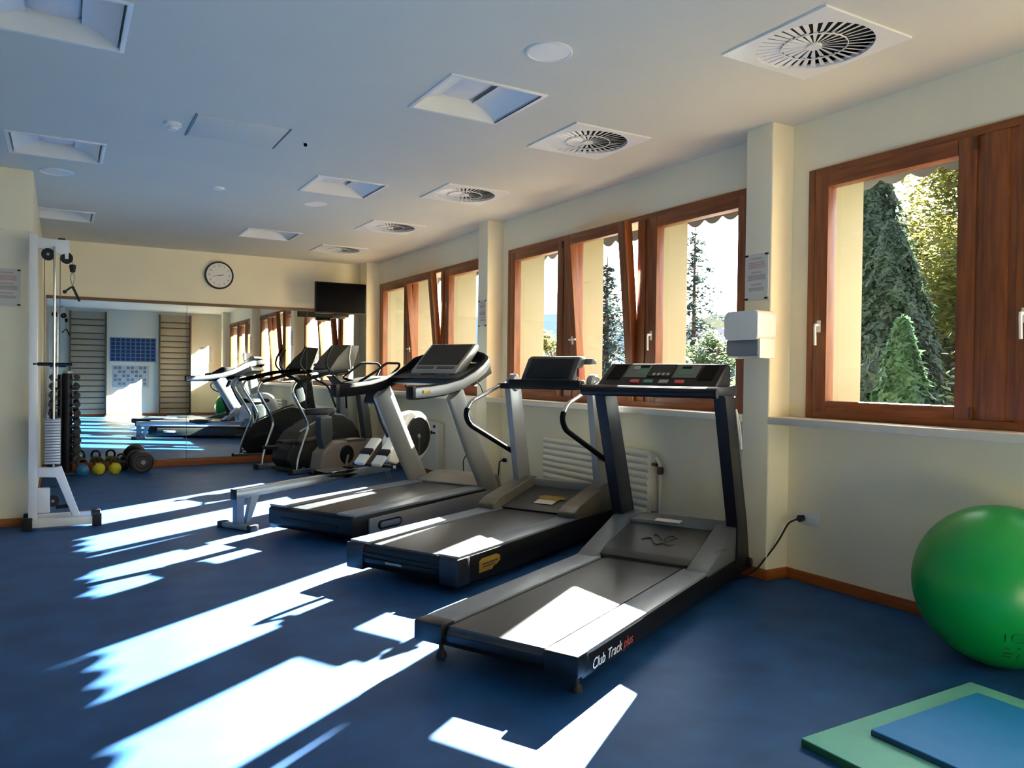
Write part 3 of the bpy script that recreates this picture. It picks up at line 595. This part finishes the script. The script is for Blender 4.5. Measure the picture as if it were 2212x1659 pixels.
MB().tube([(1.95, 0, .6), (1.82, 0, .8), (1.72, 0, 1.0)], .018, 8).obj('monitor_arm', 'black', rw); MB().prism([(1.65, .98), (1.64, 1.0), (1.69, 1.12), (1.72, 1.11)], 1, -.085, .085, .008).obj('monitor', 'black', rw)

# ================= UPRIGHT BIKE =================
bk = thing('exercise_bike', 'upright exercise bike with dark saddle and taupe body by the rowing machine', 'exercise bike', (2.55, 9.35, 0), R(26))
MB().prism([(.22, .03), (.16, .1), (.2, .3), (.36, .425), (.8, .43), (1.12, .425), (1.26, .39), (1.28, .1), (1.22, .03)], 1, -.1, .1, .02, 3).obj('body', 'taupe', bk)
MB().box(.6, .95, -.104, .104, .405, .44, .01).obj('body_trim', 'hoodd', bk)
MB().prism([(.2, .74), (.4, .74), (.42, .52), (.34, .26), (.28, .26), (.22, .5)], 1, -.05, .05, .016, 3).obj('seat_pillar', 'hoodd', bk)
MB().loft([[(.25+.23*math.cos(a)*k, (.125 if math.cos(a) < 0 else .125-.085*math.cos(a)**.7)*math.sin(a)*k, z) for a in [2*PI*j/24 for j in range(24)]] for k, z in ((.75, .77), (1, .785), (1, .815), (.9, .84), (.5, .845))]).obj('saddle', 'rubber', bk)
MB().box(.2, .36, -.03, .03, .73, .78, .006).obj('saddle_clamp', 'silver', bk)
MB().lathe([(0, -.112), (.11, -.112), (.12, -.1), (.12, .1), (.11, .112), (0, .112)], (.6, 0, .256), 1).obj('crank_cover', 'black', bk)
for sg in (1, -1): 
    MB().prism([(.585, .256), (.615, .256), (.57+.0*sg, .1), (.54, .1)] if sg < 0 else [(.585, .256), (.615, .256), (.66, .41), (.63, .41)], 1, *sorted((sg*.115, sg*.13)), .004).obj('crank', 'silver', bk)
    z = .1 if sg < 0 else .41; u = .55 if sg < 0 else .645; MB().box(u-.05, u+.05, *sorted((sg*.13, sg*.22)), z-.015, z+.015, .006).obj('pedal', 'black', bk)
MB().prism([(1.0, .41), (1.12, .41), (1.0, 1.16), (.9, 1.16), (.88, 1.0)], 1, -.045, .045, .012).obj('mast', 'hoodd', bk)
MB().prism([(.72, 1.13), (.72, 1.16), (1.0, 1.22), (1.25, 1.25), (1.25, 1.17)], 1, -.16, .16, .012).obj('console', 'black', bk)
MB().prism([(.72, 1.118), (.7, 1.13), (1.25, 1.18), (1.27, 1.155)], 1, -.17, .17, .006).obj('console_rim', 'white', bk)
for sg in (1, -1): MB().tube(fillet([(.86, sg*.06, 1.18), (.8, sg*.2, 1.215), (1.0, sg*.23, 1.32), (1.17, sg*.23, 1.42), (1.45, sg*.2, 1.42), (1.48, sg*.17, 1.37), (1.3, sg*.1, 1.2)], .05), .016, 10).obj('handlebar', 'foam', bk)
for u in (.3, 1.15): MB().box(u-.03, u+.03, -.24, .24, 0, .04, .01).obj('floor_bar', 'rubber', bk)

# ================= STEPPER / CROSS TRAINER =================
st = thing('stepper', 'dark stepper with S-shaped silver side rails in front of the mirror', 'stepper', (2.42, 10.17, 0), R(19))
for sg in (1, -1):
    rl = fillet([(.03, sg*.4, .05), (.05, sg*.4, .2), (.2, sg*.4, .6), (.14, sg*.4, .72), (-.05, sg*.4, 1.03), (-.01, sg*.4, 1.15), (.5, sg*.38, 1.28), (.95, sg*.26, 1.32), (1.03, sg*.1, 1.25)], .07, 6)
    MB().tube(rl, .018, 12).obj('side_rail', 'chrome', st); MB().tube(rl[33:44], .023, 10).obj('rail_grip', 'foam', st)
    MB().box(-.06, .36, sg*.4-.035, sg*.4+.035, .015, .06, .006).obj('floor_bar', 'silver', st); MB().box(-.08, -.05, sg*.4-.04, sg*.4+.04, 0, .065, .006).obj('bar_cap', 'rubber', st)
    MB().box(-.08, .22, *sorted((sg*.1, sg*.24)), .28 if sg > 0 else .38, .32 if sg > 0 else .42, .01).obj('foot_pedal', 'rubber', st)
    MB().prism([(.15, .27), (.15, .31), (.75, .45), (.75, .4)] if sg > 0 else [(.15, .37), (.15, .41), (.75, .5), (.75, .45)], 1, *sorted((sg*.225, sg*.25)), .004).obj('pedal_arm', 'hoodd', st)
    MB().tube(fillet([(.62, sg*.3, 1.64), (.54, sg*.3, 1.5), (.52, sg*.3, 1.38), (.66, sg*.28, 1.24), (.92, sg*.2, 1.1), (1.0, sg*.12, .8)], .06), .014, 10).obj('moving_arm', 'black', st)
MB().prism([(.1, .05), (.02, .15), (.06, .3), (.2, .5), (.4, .6), (.6, .7), (.75, .75), (.9, .72), (1.05, .62), (1.15, .47), (1.24, .28), (1.26, .05)], 1, -.2, .2, .03, 3).obj('body', 'ellip', st)
MB().tube([(.2, -.205, .52), (.4, -.205, .62), (.6, -.205, .72), (.75, -.205, .77)], .012, 8).obj('body_trim', 'rail', st)
MB().prism([(.95, .6), (1.12, .58), (1.04, 1.2), (.94, 1.2)], 1, -.05, .05, .014).obj('mast', 'hood', st)
MB().prism([(.82, 1.24), (1.04, 1.24), (1.03, 1.12), (.96, 1.1)], 1, -.12, .12, .008).obj('mast_head', 'taupe', st)
MB().prism([(.68, 1.31), (.66, 1.34), (.79, 1.5), (.97, 1.67), (1.15, 1.66), (1.09, 1.48), (1.0, 1.26), (.8, 1.25)], 1, -.2, .2, .014, 3).obj('console', 'hoodd', st)
MB().tube([(1.0, -.208, 1.66), (.97, -.208, 1.5), (1.0, -.208, 1.3)], .01, 8).obj('console_trim', 'white', st)
MB().tube(fillet([(.72, -.2, 1.33), (.6, -.12, 1.3), (.6, .12, 1.3), (.72, .2, 1.33)], .06), .016, 10).obj('pulse_grip', 'silver', st)
MB().box(1.1, 1.2, -.36, .36, 0, .05, .01).obj('front_foot', 'rubber', st)
MB().box(.04, 1.2, -.16, .16, .02, .055, .006).obj('base_frame', 'hoodd', st)
for sg in (1, -1): MB().tube([(.1, sg*.38, .04), (.3, sg*.15, .04)], .018, 8).obj('floor_strut', 'silver', st)

# ================= CABLE MACHINE =================
cb = thing('cable_machine', 'white cable pulley machine with a weight stack at the left wall corner', 'cable machine', (-.19, 7.33, 0))
MB().box(-.03, .03, -.04, .04, .05, 2.37, .006).obj('upright', 'white', cb)
MB().prism([(.03, 2.35), (.12, 2.34), (.25, 2.345), (.25, 2.25), (.19, 2.22), (.13, 2.25), (.03, 2.26)], 1, -.03, .03, .004).obj('top_arm', 'white', cb)
MB().box(.17, .22, -.04, .04, 2.343, 2.352).obj('arm_cap', 'black', cb)
def pulley(x, z, r, parent, y=0):
    MB().lathe([(0, -.012), (r, -.014), (r-.01, 0), (r, .014), (0, .012)], (x, y, z), 1, 28).obj('pulley', 'rubber', parent)
    MB().lathe([(0, -.02), (.012, -.02), (.012, .02), (0, .02)], (x, y, z), 1, 12).obj('pulley_bolt', 'silver', parent)
pulley(.1, 2.215, .048, cb, -.035); pulley(.23, 2.2, .046, cb)
MB().prism([(.215, 2.26), (.245, 2.26), (.242, 2.19), (.218, 2.19)], 1, -.022, -.016, .002).obj('pulley_bracket', 'white', cb)
MB().cyl((.075, 0, 2.24), (.075, 0, .9), .003, 6).obj('steel_cable', 'hood', cb); MB().cyl((.185, 0, 2.2), (.185, .0, 1.33), .003, 6).obj('steel_cable', 'hood', cb)
for y in (-.05, .09): MB().cyl((.145, y, 2.28), (.145, y, .5), .009, 12).obj('guide_rod', 'chrome', cb)
for k in range(16):
    z = .53+.0225*k
    if k == 0: pz = MB().box(.083, .192, -.1, .14, 0, .0195, .003).obj('weight_plate', 'plate', cb); pz.location = (0, 0, z)
    else: again(pz, cb, location=(0, 0, z))
MB().box(.12, .165, -.02, .06, .89, .95, .006).obj('stack_head', 'black', cb); MB().lathe([(0, .47), (.045, .48), (.05, .51), (.03, .53), (0, .53)], (.14, .02, 0)).obj('stack_buffer', 'rubber', cb)
MB().cyl((.0, -.03, 1.332), (.27, -.0, 1.332), .014, 12).obj('hanging_bar', 'black', cb)
MB().prism([(.03, .5), (.2, .5), (.335, .09), (.275, .09), (.165, .42), (.03, .42)], 1, -.035, .035, .006).obj('lower_frame', 'white', cb)
for y in (-.04, .2): MB().box(-.03, .43, y-.03, y+.03, .02, .085, .006).obj('base_bar', 'white', cb)
MB().box(-.03, .03, .0, .2, .02, .08, .004).obj('base_link', 'white', cb)
for x, y in ((.455, -.04), (.455, .2), (-.035, -.04), (-.035, .2)): MB().box(x-.035, x+.035, y-.036, y+.036, 0, .1, .01).obj('rubber_foot', 'rubber', cb)
MB().box(.03, .12, -.03, .03, .13, .33, .006).obj('low_pulley_box', 'white', cb); pulley(.14, .22, .045, cb); MB().box(.12, .165, -.02, .02, .33, .345).cyl((.16, 0, .17), (.26, 0, .17), .016, 10).obj('low_hook', 'black', cb)
# rope attachment hanging from the top pulley: its own thing
rp = thing('triceps_rope', 'black two-ended pull rope hanging from the cable machine top pulley', 'rope', (.083, 7.33, 2.0))
MB().lathe([(0, -.03), (.018, -.028), (.026, .02), (.022, .034), (0, .038)], (0, 0, .115), 2, 16).obj('stopper_ball', 'rubber', rp)
MB().tube([(.0, 0, .15), (-.003, 0, .2)], .003, 6).tube(fillet([(-.002, 0, .085), (-.017, 0, .05), (-.012, 0, .02), (0, 0, -.03), (.012, 0, .02), (.017, 0, .05), (.002, 0, .085)], .012), .0035, 6).obj('snap_hook', 'silver', rp)
MB().tube([(0, 0, -.03), (-.02, -.02, -.045), (-.05, -.05, -.075)], .008, 8).obj('rope_end', 'rubber', rp); MB().lathe([(0, -.015), (.014, -.012), (.014, .012), (0, .015)], (-.055, -.055, -.08)).obj('rope_knob', 'rubber', rp)
MB().tube([(0, 0, -.03), (.015, .02, -.06), (.05, .06, -.14)], .01, 8).obj('rope_end', 'rubber', rp)

# ================= DUMBBELL TOWER AND FREE WEIGHTS =================
dr = thing('dumbbell_rack', 'tall dark vertical dumbbell tower left of the mirror', 'dumbbell rack', (.045, 10.93, 0))
MB().cyl((.03, 0, .03), (.03, 0, 1.24), .055, 20).obj('column', 'navy', dr); MB().cyl((.03, 0, 1.24), (.03, 0, 1.265), .05, 20).obj('column_cap', 'silver', dr)
MB().cyl((-.045, .0, .03), (-.045, .0, 1.22), .03, 14).obj('column', 'navy', dr)
MB().box(-.13, .11, -.15, .15, 0, .04, .012).obj('base_plate', 'iron', dr)
for k in range(10):
    for sg in (-1, 1): [MB().box(*sorted((sg*.05, sg*.15)), y-.008, y+.008, .14+.112*k, .155+.112*k).obj('cradle', 'iron', dr) for y in (-.037, .037)]
names = ['lowest', 'second lowest', 'third lowest', 'fourth lowest', 'fifth lowest', 'fifth from the top', 'fourth from the top', 'third from the top', 'second from the top', 'topmost']
for k in range(10):
    r = .05-.0022*k
    for sg, sd in ((-1, 'left'), (1, 'right')):
        t = thing('dumbbell', '%s dark dumbbell on the %s side of the tower' % (names[k], sd), 'dumbbell', (.045+sg*.135, 10.93, .155+.112*k+r), group='dumbbells on the tower')
        for yy in (-1, 1): MB().lathe([(0, 0), (r*.86, 0), (r, .012), (r, .06), (r*.86, .072), (0, .072)], (0, .05 if yy > 0 else -.122, 0), 1, 12).obj('head', 'iron', t)
        MB().cyl((0, -.05, 0), (0, .05, 0), .014, 10).obj('grip', 'iron', t)
def kettlebell(x, y, m_, lab, s=1.):
    t = thing('kettlebell', lab, 'kettlebell', (x, y, 0), R(20), group='kettlebells on the floor by the mirror')
    MB().lathe([(0, 0), (.045*s, 0), (.068*s, .03*s), (.075*s, .065*s), (.062*s, .105*s), (.035*s, .13*s), (0, .135*s)], seg=20).obj('bell', m_, t)
    MB().tube(fillet([(-.045*s, 0, .1*s), (-.055*s, 0, .16*s), (-.03*s, 0, .2*s), (.03*s, 0, .2*s), (.055*s, 0, .16*s), (.045*s, 0, .1*s)], .03), .014*s, 10).obj('handle', 'iron', t)
kettlebell(.232, 10.78, 'kblue', 'blue kettlebell next to the dumbbell tower'); kettlebell(.412, 10.84, 'yellow', 'yellow kettlebell between the blue and the other yellow one')
kettlebell(.59, 10.83, 'yellow', 'yellow kettlebell on the side of the black plates'); kettlebell(.7, 11.1, 'knavy', 'dark navy kettlebell beside the black plates', .85)
bb = thing('plate_dumbbell', 'short bar with thick black weight plates lying before the mirror', 'dumbbell', (.87, 10.9, .135), R(8))
for y, r in ((-.16, .135), (-.115, .135), (.11, .135), (.155, .12)): MB().lathe([(.02, -.018), (r*.55, -.018), (r*.6, -.01), (r*.85, -.01), (r*.9, -.018), (r, -.014), (r, .014), (r*.9, .018), (.02, .018)], (0, y, 0), 1, 32).obj('weight_plate', 'iron', bb)
MB().cyl((0, -.22, 0), (0, .22, 0), .014, 12).obj('bar', 'chrome', bb); MB().lathe([(0, -.05), (.028, -.05), (.028, -.02), (0, -.02)], (0, -.16, 0), 1, 16).obj('collar', 'silver', bb)

# ================= BALL AND MATS =================
gb = thing('exercise_ball', 'large green exercise ball against the wall under the window', 'exercise ball', (3.715, 1.935, .362))
m_ = MB(); bmesh.ops.create_uvsphere(m_.b, u_segments=64, v_segments=40, radius=.362); m_.obj('bladder', 'ball', gb, smooth=True)
def onball(px, py, o=.001):                        # direction on the ball from two angles
    a, e = R(px), R(py); return Vector((math.cos(e)*math.cos(a), math.cos(e)*math.sin(a), math.sin(e)))*(.362+o)
MB().tube([onball(220+4.5*math.cos(k/20*2*PI), -23+4*math.sin(k/20*2*PI), .0005) for k in range(21)], .0018, 6).tube([onball(211.5, -21), onball(211.5, -27)], .002, 6).obj('printed_ring', 'ballink', gb)
for k, (a, e, w) in enumerate(((213, -33, 4), (221, -32, 2.5), (214, -38, 7), (222, -37.5, 2), (214, -42, 7), (222, -41, 2), (228, -36, 4))): MB().tube([onball(a-w/2, e, 0), onball(a+w/2, e, 0)], .004, 6).obj('printed_mark', 'ballink', gb)
def fmat(x0, x1, y0, y1, z0, z1, a, b, lab):
    t = thing('exercise_mat', lab, 'exercise mat', ((x0+x1)/2, (y0+y1)/2, z0), group='exercise mats on the floor')
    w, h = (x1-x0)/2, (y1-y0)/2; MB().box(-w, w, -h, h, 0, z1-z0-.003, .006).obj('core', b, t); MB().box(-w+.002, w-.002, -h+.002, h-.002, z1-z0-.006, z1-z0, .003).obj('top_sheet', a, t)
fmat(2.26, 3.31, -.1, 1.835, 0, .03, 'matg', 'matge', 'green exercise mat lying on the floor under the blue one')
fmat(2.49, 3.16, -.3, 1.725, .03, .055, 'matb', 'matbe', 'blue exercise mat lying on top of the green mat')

# ================= BACK WALL (seen in the mirror) =================
def wallbars(x0, x1, lab):
    t = thing('wall_bars', lab, 'wall bars', (x0, BY, 0), group='wall bars')
    w = x1-x0
    for x in (0, w-.04): MB().box(x, x+.04, .002, .13, .02, 2.85, .006).obj('upright', 'barsd', t)
    for k in range(16):
        z = .2+.158*k+(.0 if k < 14 else .06)
        MB().tube([(.03, .09 if k != 13 else .16, z), (w-.03, .09 if k != 13 else .16, z)], .019, 10, ry=.015).obj('rung', 'bars', t)
    MB().box(.03, w-.03, .002, .016, .1, 2.85).obj('back_panel', 'panelb', t)
wallbars(.2, 1.09, 'wooden wall bars seen in the mirror left of the blue poster'); wallbars(2.39, 3.24, 'wooden wall bars seen in the mirror right of the blue poster')
p = thing('exercise_poster', 'blue poster with a grid of small pictures, seen in the mirror', 'poster', (1.745, BY, 1.84))
MB().box(-.58, .58, .001, .008, -.33, .33, .002).obj('sheet', 'pblue', p)
pic = MB().box(-.045, .045, .008, .0095, -.04, .04).obj('picture', 'pdark', p, smooth=False); k = 0
for i in range(9):
    for j in range(6):
        o = pic if k == 0 else again(pic, p); k += 1
        o.location = (-.5+i*.125, 0, -.265+j*.106)
p = thing('exercise_chart', 'pale printed chart below the blue poster, seen in the mirror', 'poster', (1.69, BY, 1.1))
MB().box(-.46, .46, .001, .008, -.3, .3, .002).obj('sheet', 'pgrey', p)
for i in range(8):
    for j in range(5): MB().box(-.42+i*.105, -.345+i*.105, .008, .0095, -.24+j*.11, -.17+j*.11).obj('printed_block', 'pink2' if (i+j) % 3 else 'pgrey', p, smooth=False)
notice((3.66, BY, 1.75), R(180), .3, .42, 'white notice with red print by the wall bars, seen in the mirror')

# ================= OUTSIDE =================
struct(MB().box(4.53, 60, -30, 80, -.9, -.45).obj('ground', 'grass')); struct(MB().box(4.53, 8.5, -6, 24, -.45, -.4).obj('path_terrace', 'pave'))
def leaves(pts, size, m_, name, parent, flat=False):
    vs, fs = [], []
    for p, n in pts:
        n = (n+Vector((random.uniform(-.7, .7), random.uniform(-.7, .7), random.uniform(-.5, .9)))).normalized(); a = n.orthogonal().normalized(); a.rotate(Matrix.Rotation(random.uniform(0, 2*PI), 3, n)); b = n.cross(a)
        s = size*random.uniform(.6, 1.3); k = len(vs); vs += [p-a*s*.5, p+b*s*.32, p+a*s, p-b*s*.32]; fs.append((k, k+1, k+2, k+3))
    me = bpy.data.meshes.new(name); me.from_pydata([tuple(v) for v in vs], [], fs); me.materials.append(M[m_])
    o = bpy.data.objects.new(name, me); C.objects.link(o); o.parent = parent; o['kind'] = 'stuff'; return o
GZ = -.45
def cone_tree(x, y, h, r, m_, lab, n=9000, group='columnar conifers outside the window by the ball', pw=.75, name='thuja_tree', cat='tree', core=True, size=.13):
    t = thing(name, lab, cat, (x, y, GZ), group=group); P = []
    for _ in range(n):
        f = random.random(); a = random.uniform(0, 2*PI); rr = r*(math.sin(min(1, (1-f)*1.25+.02)*PI/2)**pw)*(1+.13*math.sin(5*a+f*19)+.08*math.sin(11*a-f*31))*random.uniform(.82, 1.04)
        P.append((Vector((rr*math.cos(a), rr*math.sin(a), .15+f*(h-.15))), Vector((math.cos(a), math.sin(a), .5))))
    leaves(P, size, m_, 'foliage', t)
    if core: MB().lathe([(r*.7*(math.sin(min(1, (1-f)*1.25+.02)*PI/2)**pw), .2+f*(h-.5)) for f in [k/10 for k in range(11)]], seg=14).obj('inner_branches', m_, t)
    MB().cyl((0, 0, 0), (0, 0, h*.6), .1, 8, .04).obj('trunk', 'bark', t); return t
cone_tree(15.2, 10.8, 7.0, 1.0, 'thuja', 'tall dark green conifer beside the cream window reveal', 20000, size=.11)
cone_tree(13.0, 8.75, 4.55, .8, 'thuja', 'dark conifer with brownish patches between the tall one and the autumn tree', 16000, size=.1)
cone_tree(8.6, 5.63, 2.45, .34, 'thujal', 'small fresh green conifer closest to the window', 5000, size=.09)
cone_tree(10.4, 7.1, 2.1, .9, 'thuja', 'low wide dark green bush below the conifers', 6000)
def leafy(x, y, h, r, m_, lab, n, z0=.25, name='autumn_tree', cat='tree', size=.14, group=None, nb=16):
    t = thing(name, lab, cat, (x, y, GZ), group=group); P = []; br = MB(); br.tube([(0, 0, 0), (.05, .04, h*.3), (-.05, .1, h*.55), (.1, 0, h*.85)], .11, 8, taper=[1, .8, .5, .2])
    tips = []
    for k in range(nb):
        a = 2*PI*k/nb*2.4; zz = h*(z0+.6*random.random()); ln = r*random.uniform(.6, 1)
        e = Vector((math.cos(a)*ln, math.sin(a)*ln, zz+h*random.uniform(.02, .2))); mdl = e*.5+Vector((0, 0, zz*.55)); br.tube([(0, 0, zz*.8), mdl, e], .03, 6, taper=[1, .6, .25]); tips.append((Vector((0, 0, zz)), mdl, e))
    br.obj('branches', 'bark', t)
    for _ in range(n):
        b0, b1, b2 = random.choice(tips); q = random.uniform(.25, 1); p = b0*(1-q)**2+b1*2*q*(1-q)+b2*q*q
        P.append((p+Vector((random.gauss(0, .3), random.gauss(0, .3), random.gauss(0, .26)))*r*.45, Vector((0, 0, 1))))
    leaves(P, size, m_, 'foliage', t); return t
leafy(20.8, 10.8, 8.5, 3.0, 'autumn', 'yellow autumn tree with bare twigs outside the window by the ball', 30000, nb=44)
hd = thing('hedge', 'tall mixed hedge far behind the yellow tree', 'hedge', (24.5, 14.2, GZ), R(122)); P = []
for _ in range(16000):
    x = random.uniform(-4.2, 4.2); h = 6.2+.7*math.sin(x*1.7)+.3*math.sin(x*5); z = random.uniform(0, 1)**.8*h; P.append((Vector((x, random.choice((-1, 1))*random.uniform(.4, .8), z)), Vector((0, -1, .3))))
leaves(P, .2, 'brown', 'foliage', hd); MB().box(-4, 4, -.4, .4, 0, 5.2, .2).obj('inner_branches', 'thuja', hd)
leafy(13.2, 6.4, 3.3, 1.1, 'brown', 'brownish thin bush in front of the yellow tree', 3500, name='bush', cat='bush', size=.08)
leafy(9.9, 5.0, 2.2, .8, 'shrub', 'bright leafy bush low at the right edge of the window', 1800, name='bush', cat='bush', size=.09)
def spruce(x, y, h, r, lab, dens=1., m_='spruce'):
    t = thing('spruce_tree', lab, 'tree', (x, y, GZ), group='spruces outside the middle window'); P = []; br = MB(); br.cyl((0, 0, 0), (0, 0, h), .12, 8, .015)
    k = 0; z = h*.1
    while z < h*.97:
        q = 1-z/h; ln = r*(q**.8)*random.uniform(.75, 1.1)+.06; a = k*2.4; k += 1
        e = Vector((math.cos(a)*ln, math.sin(a)*ln, z-ln*.28)); b = Vector((math.cos(a)*ln*.5, math.sin(a)*ln*.5, z-ln*.02)); br.tube([(0, 0, z), b, e], .018, 5, taper=[1, .6, .3])
        for _ in range(int((26+90*ln)*dens)):
            s = random.random(); p = Vector((0, 0, z))*(1-s)**2+b*2*s*(1-s)+e*s*s; P.append((p+Vector((random.gauss(0, .05+.05*ln), random.gauss(0, .05+.05*ln), random.uniform(-.2, .02)*ln**.5)), Vector((0, 0, 1))))
        z += h*(.012+.008*random.random())
    br.obj('trunk_and_branches', 'bark', t); leaves(P, .11, m_, 'foliage', t); return t
spruce(17.5, 18.6, 6.6, 2.1, 'slender spruce with drooping branches outside the middle window', 1.0)
spruce(12.6, 16.7, 4.9, 1.7, 'dense bluish spruce behind the tilted sash of the middle window', 1.3)
for x, y, h, r, m_, lab in ((10.2, 10.9, 1.9, .8, 'shrub', 'green garden bush outside the right pane of the middle window'), (12.2, 10.4, 2.0, .5, 'thujal', 'dark green bush beside the towel dispenser pane'), (9.5, 8.75, 1.6, .5, 'shrub', 'pale leafy bush just behind the towel dispenser'), (14.5, 14.6, 3.0, 1.2, 'shrub', 'wide bush between the slender spruce and the dispenser'), (16.0, 23.6, 3.0, 1.1, 'brown', 'brownish bush behind the white garden wall'), (13.8, 21.0, 3.2, 1.0, 'autumn', 'yellow green bush outside the left pane of the middle window')):
    leafy(x, y, h, r, m_, lab, 6500, name='bush', cat='bush', size=.1, group='garden bushes outside')
struct(MB().box(10.2, 10.5, 12.2, 22, GZ, .75, .02).obj('wall_garden', 'stone'))
h1 = thing('house', 'pale house with a blue-grey upper wall outside the middle window', 'building', (26, 40.5, GZ), R(30))
MB().box(-5, 5, -4, 4, 0, 3.2).obj('lower_wall', 'house', h1); MB().box(-5.1, 5.1, -4.1, 4.1, 3.2, 5.0).obj('upper_wall', 'roofb', h1); MB().box(-3.5, 3.5, -3, 3, 5.0, 6.3, .05).obj('roof_storey', 'house', h1)
for k in range(4): w = MB().box(-4+2.3*k, -2.9+2.3*k, -4.06, -3.98, 1.2, 2.4, .02).obj('house_window', 'house', h1); MB().box(-3.9+2.3*k, -3+2.3*k, -4.075, -4.06, 1.3, 2.3).obj('pane', 'glassd', w)
h2 = thing('house', 'low house with a dusky tiled roof beyond the garden bushes', 'building', (37, 34.0, GZ), R(-40))
MB().box(-5.5, 6, -3.5, 3.5, 0, 2.8).obj('wall', 'house', h2); MB().prism([(-4, 2.8), (4, 2.8), (0, 4.7)], 0, -5.8, 6.3).obj('roof', 'tile', h2)
for k in range(4): w = MB().box(-5.2+3*k, -4.4+3*k, -3.56, -3.48, 1, 2.2, .02).obj('house_window', 'house', h2); MB().box(-5.1+3*k, -4.5+3*k, -3.575, -3.56, 1.1, 2.1).obj('pane', 'glassd', w)
hp = []; nn = 40
for k in range(nn+1): hp.append((-10+k*4, GZ+6.6+1.6*math.sin(k*.45)+.7*math.sin(k*1.3+1)+random.uniform(-.3, .3)))
hm = MB().prism([(-10, GZ-.5)]+hp+[(150, GZ-.5)], 1, -6, 6).obj('hill', 'hill', smooth=False); hm.rotation_euler = (0, 0, R(118)); hm.location = (96, 0, 0); struct(hm)
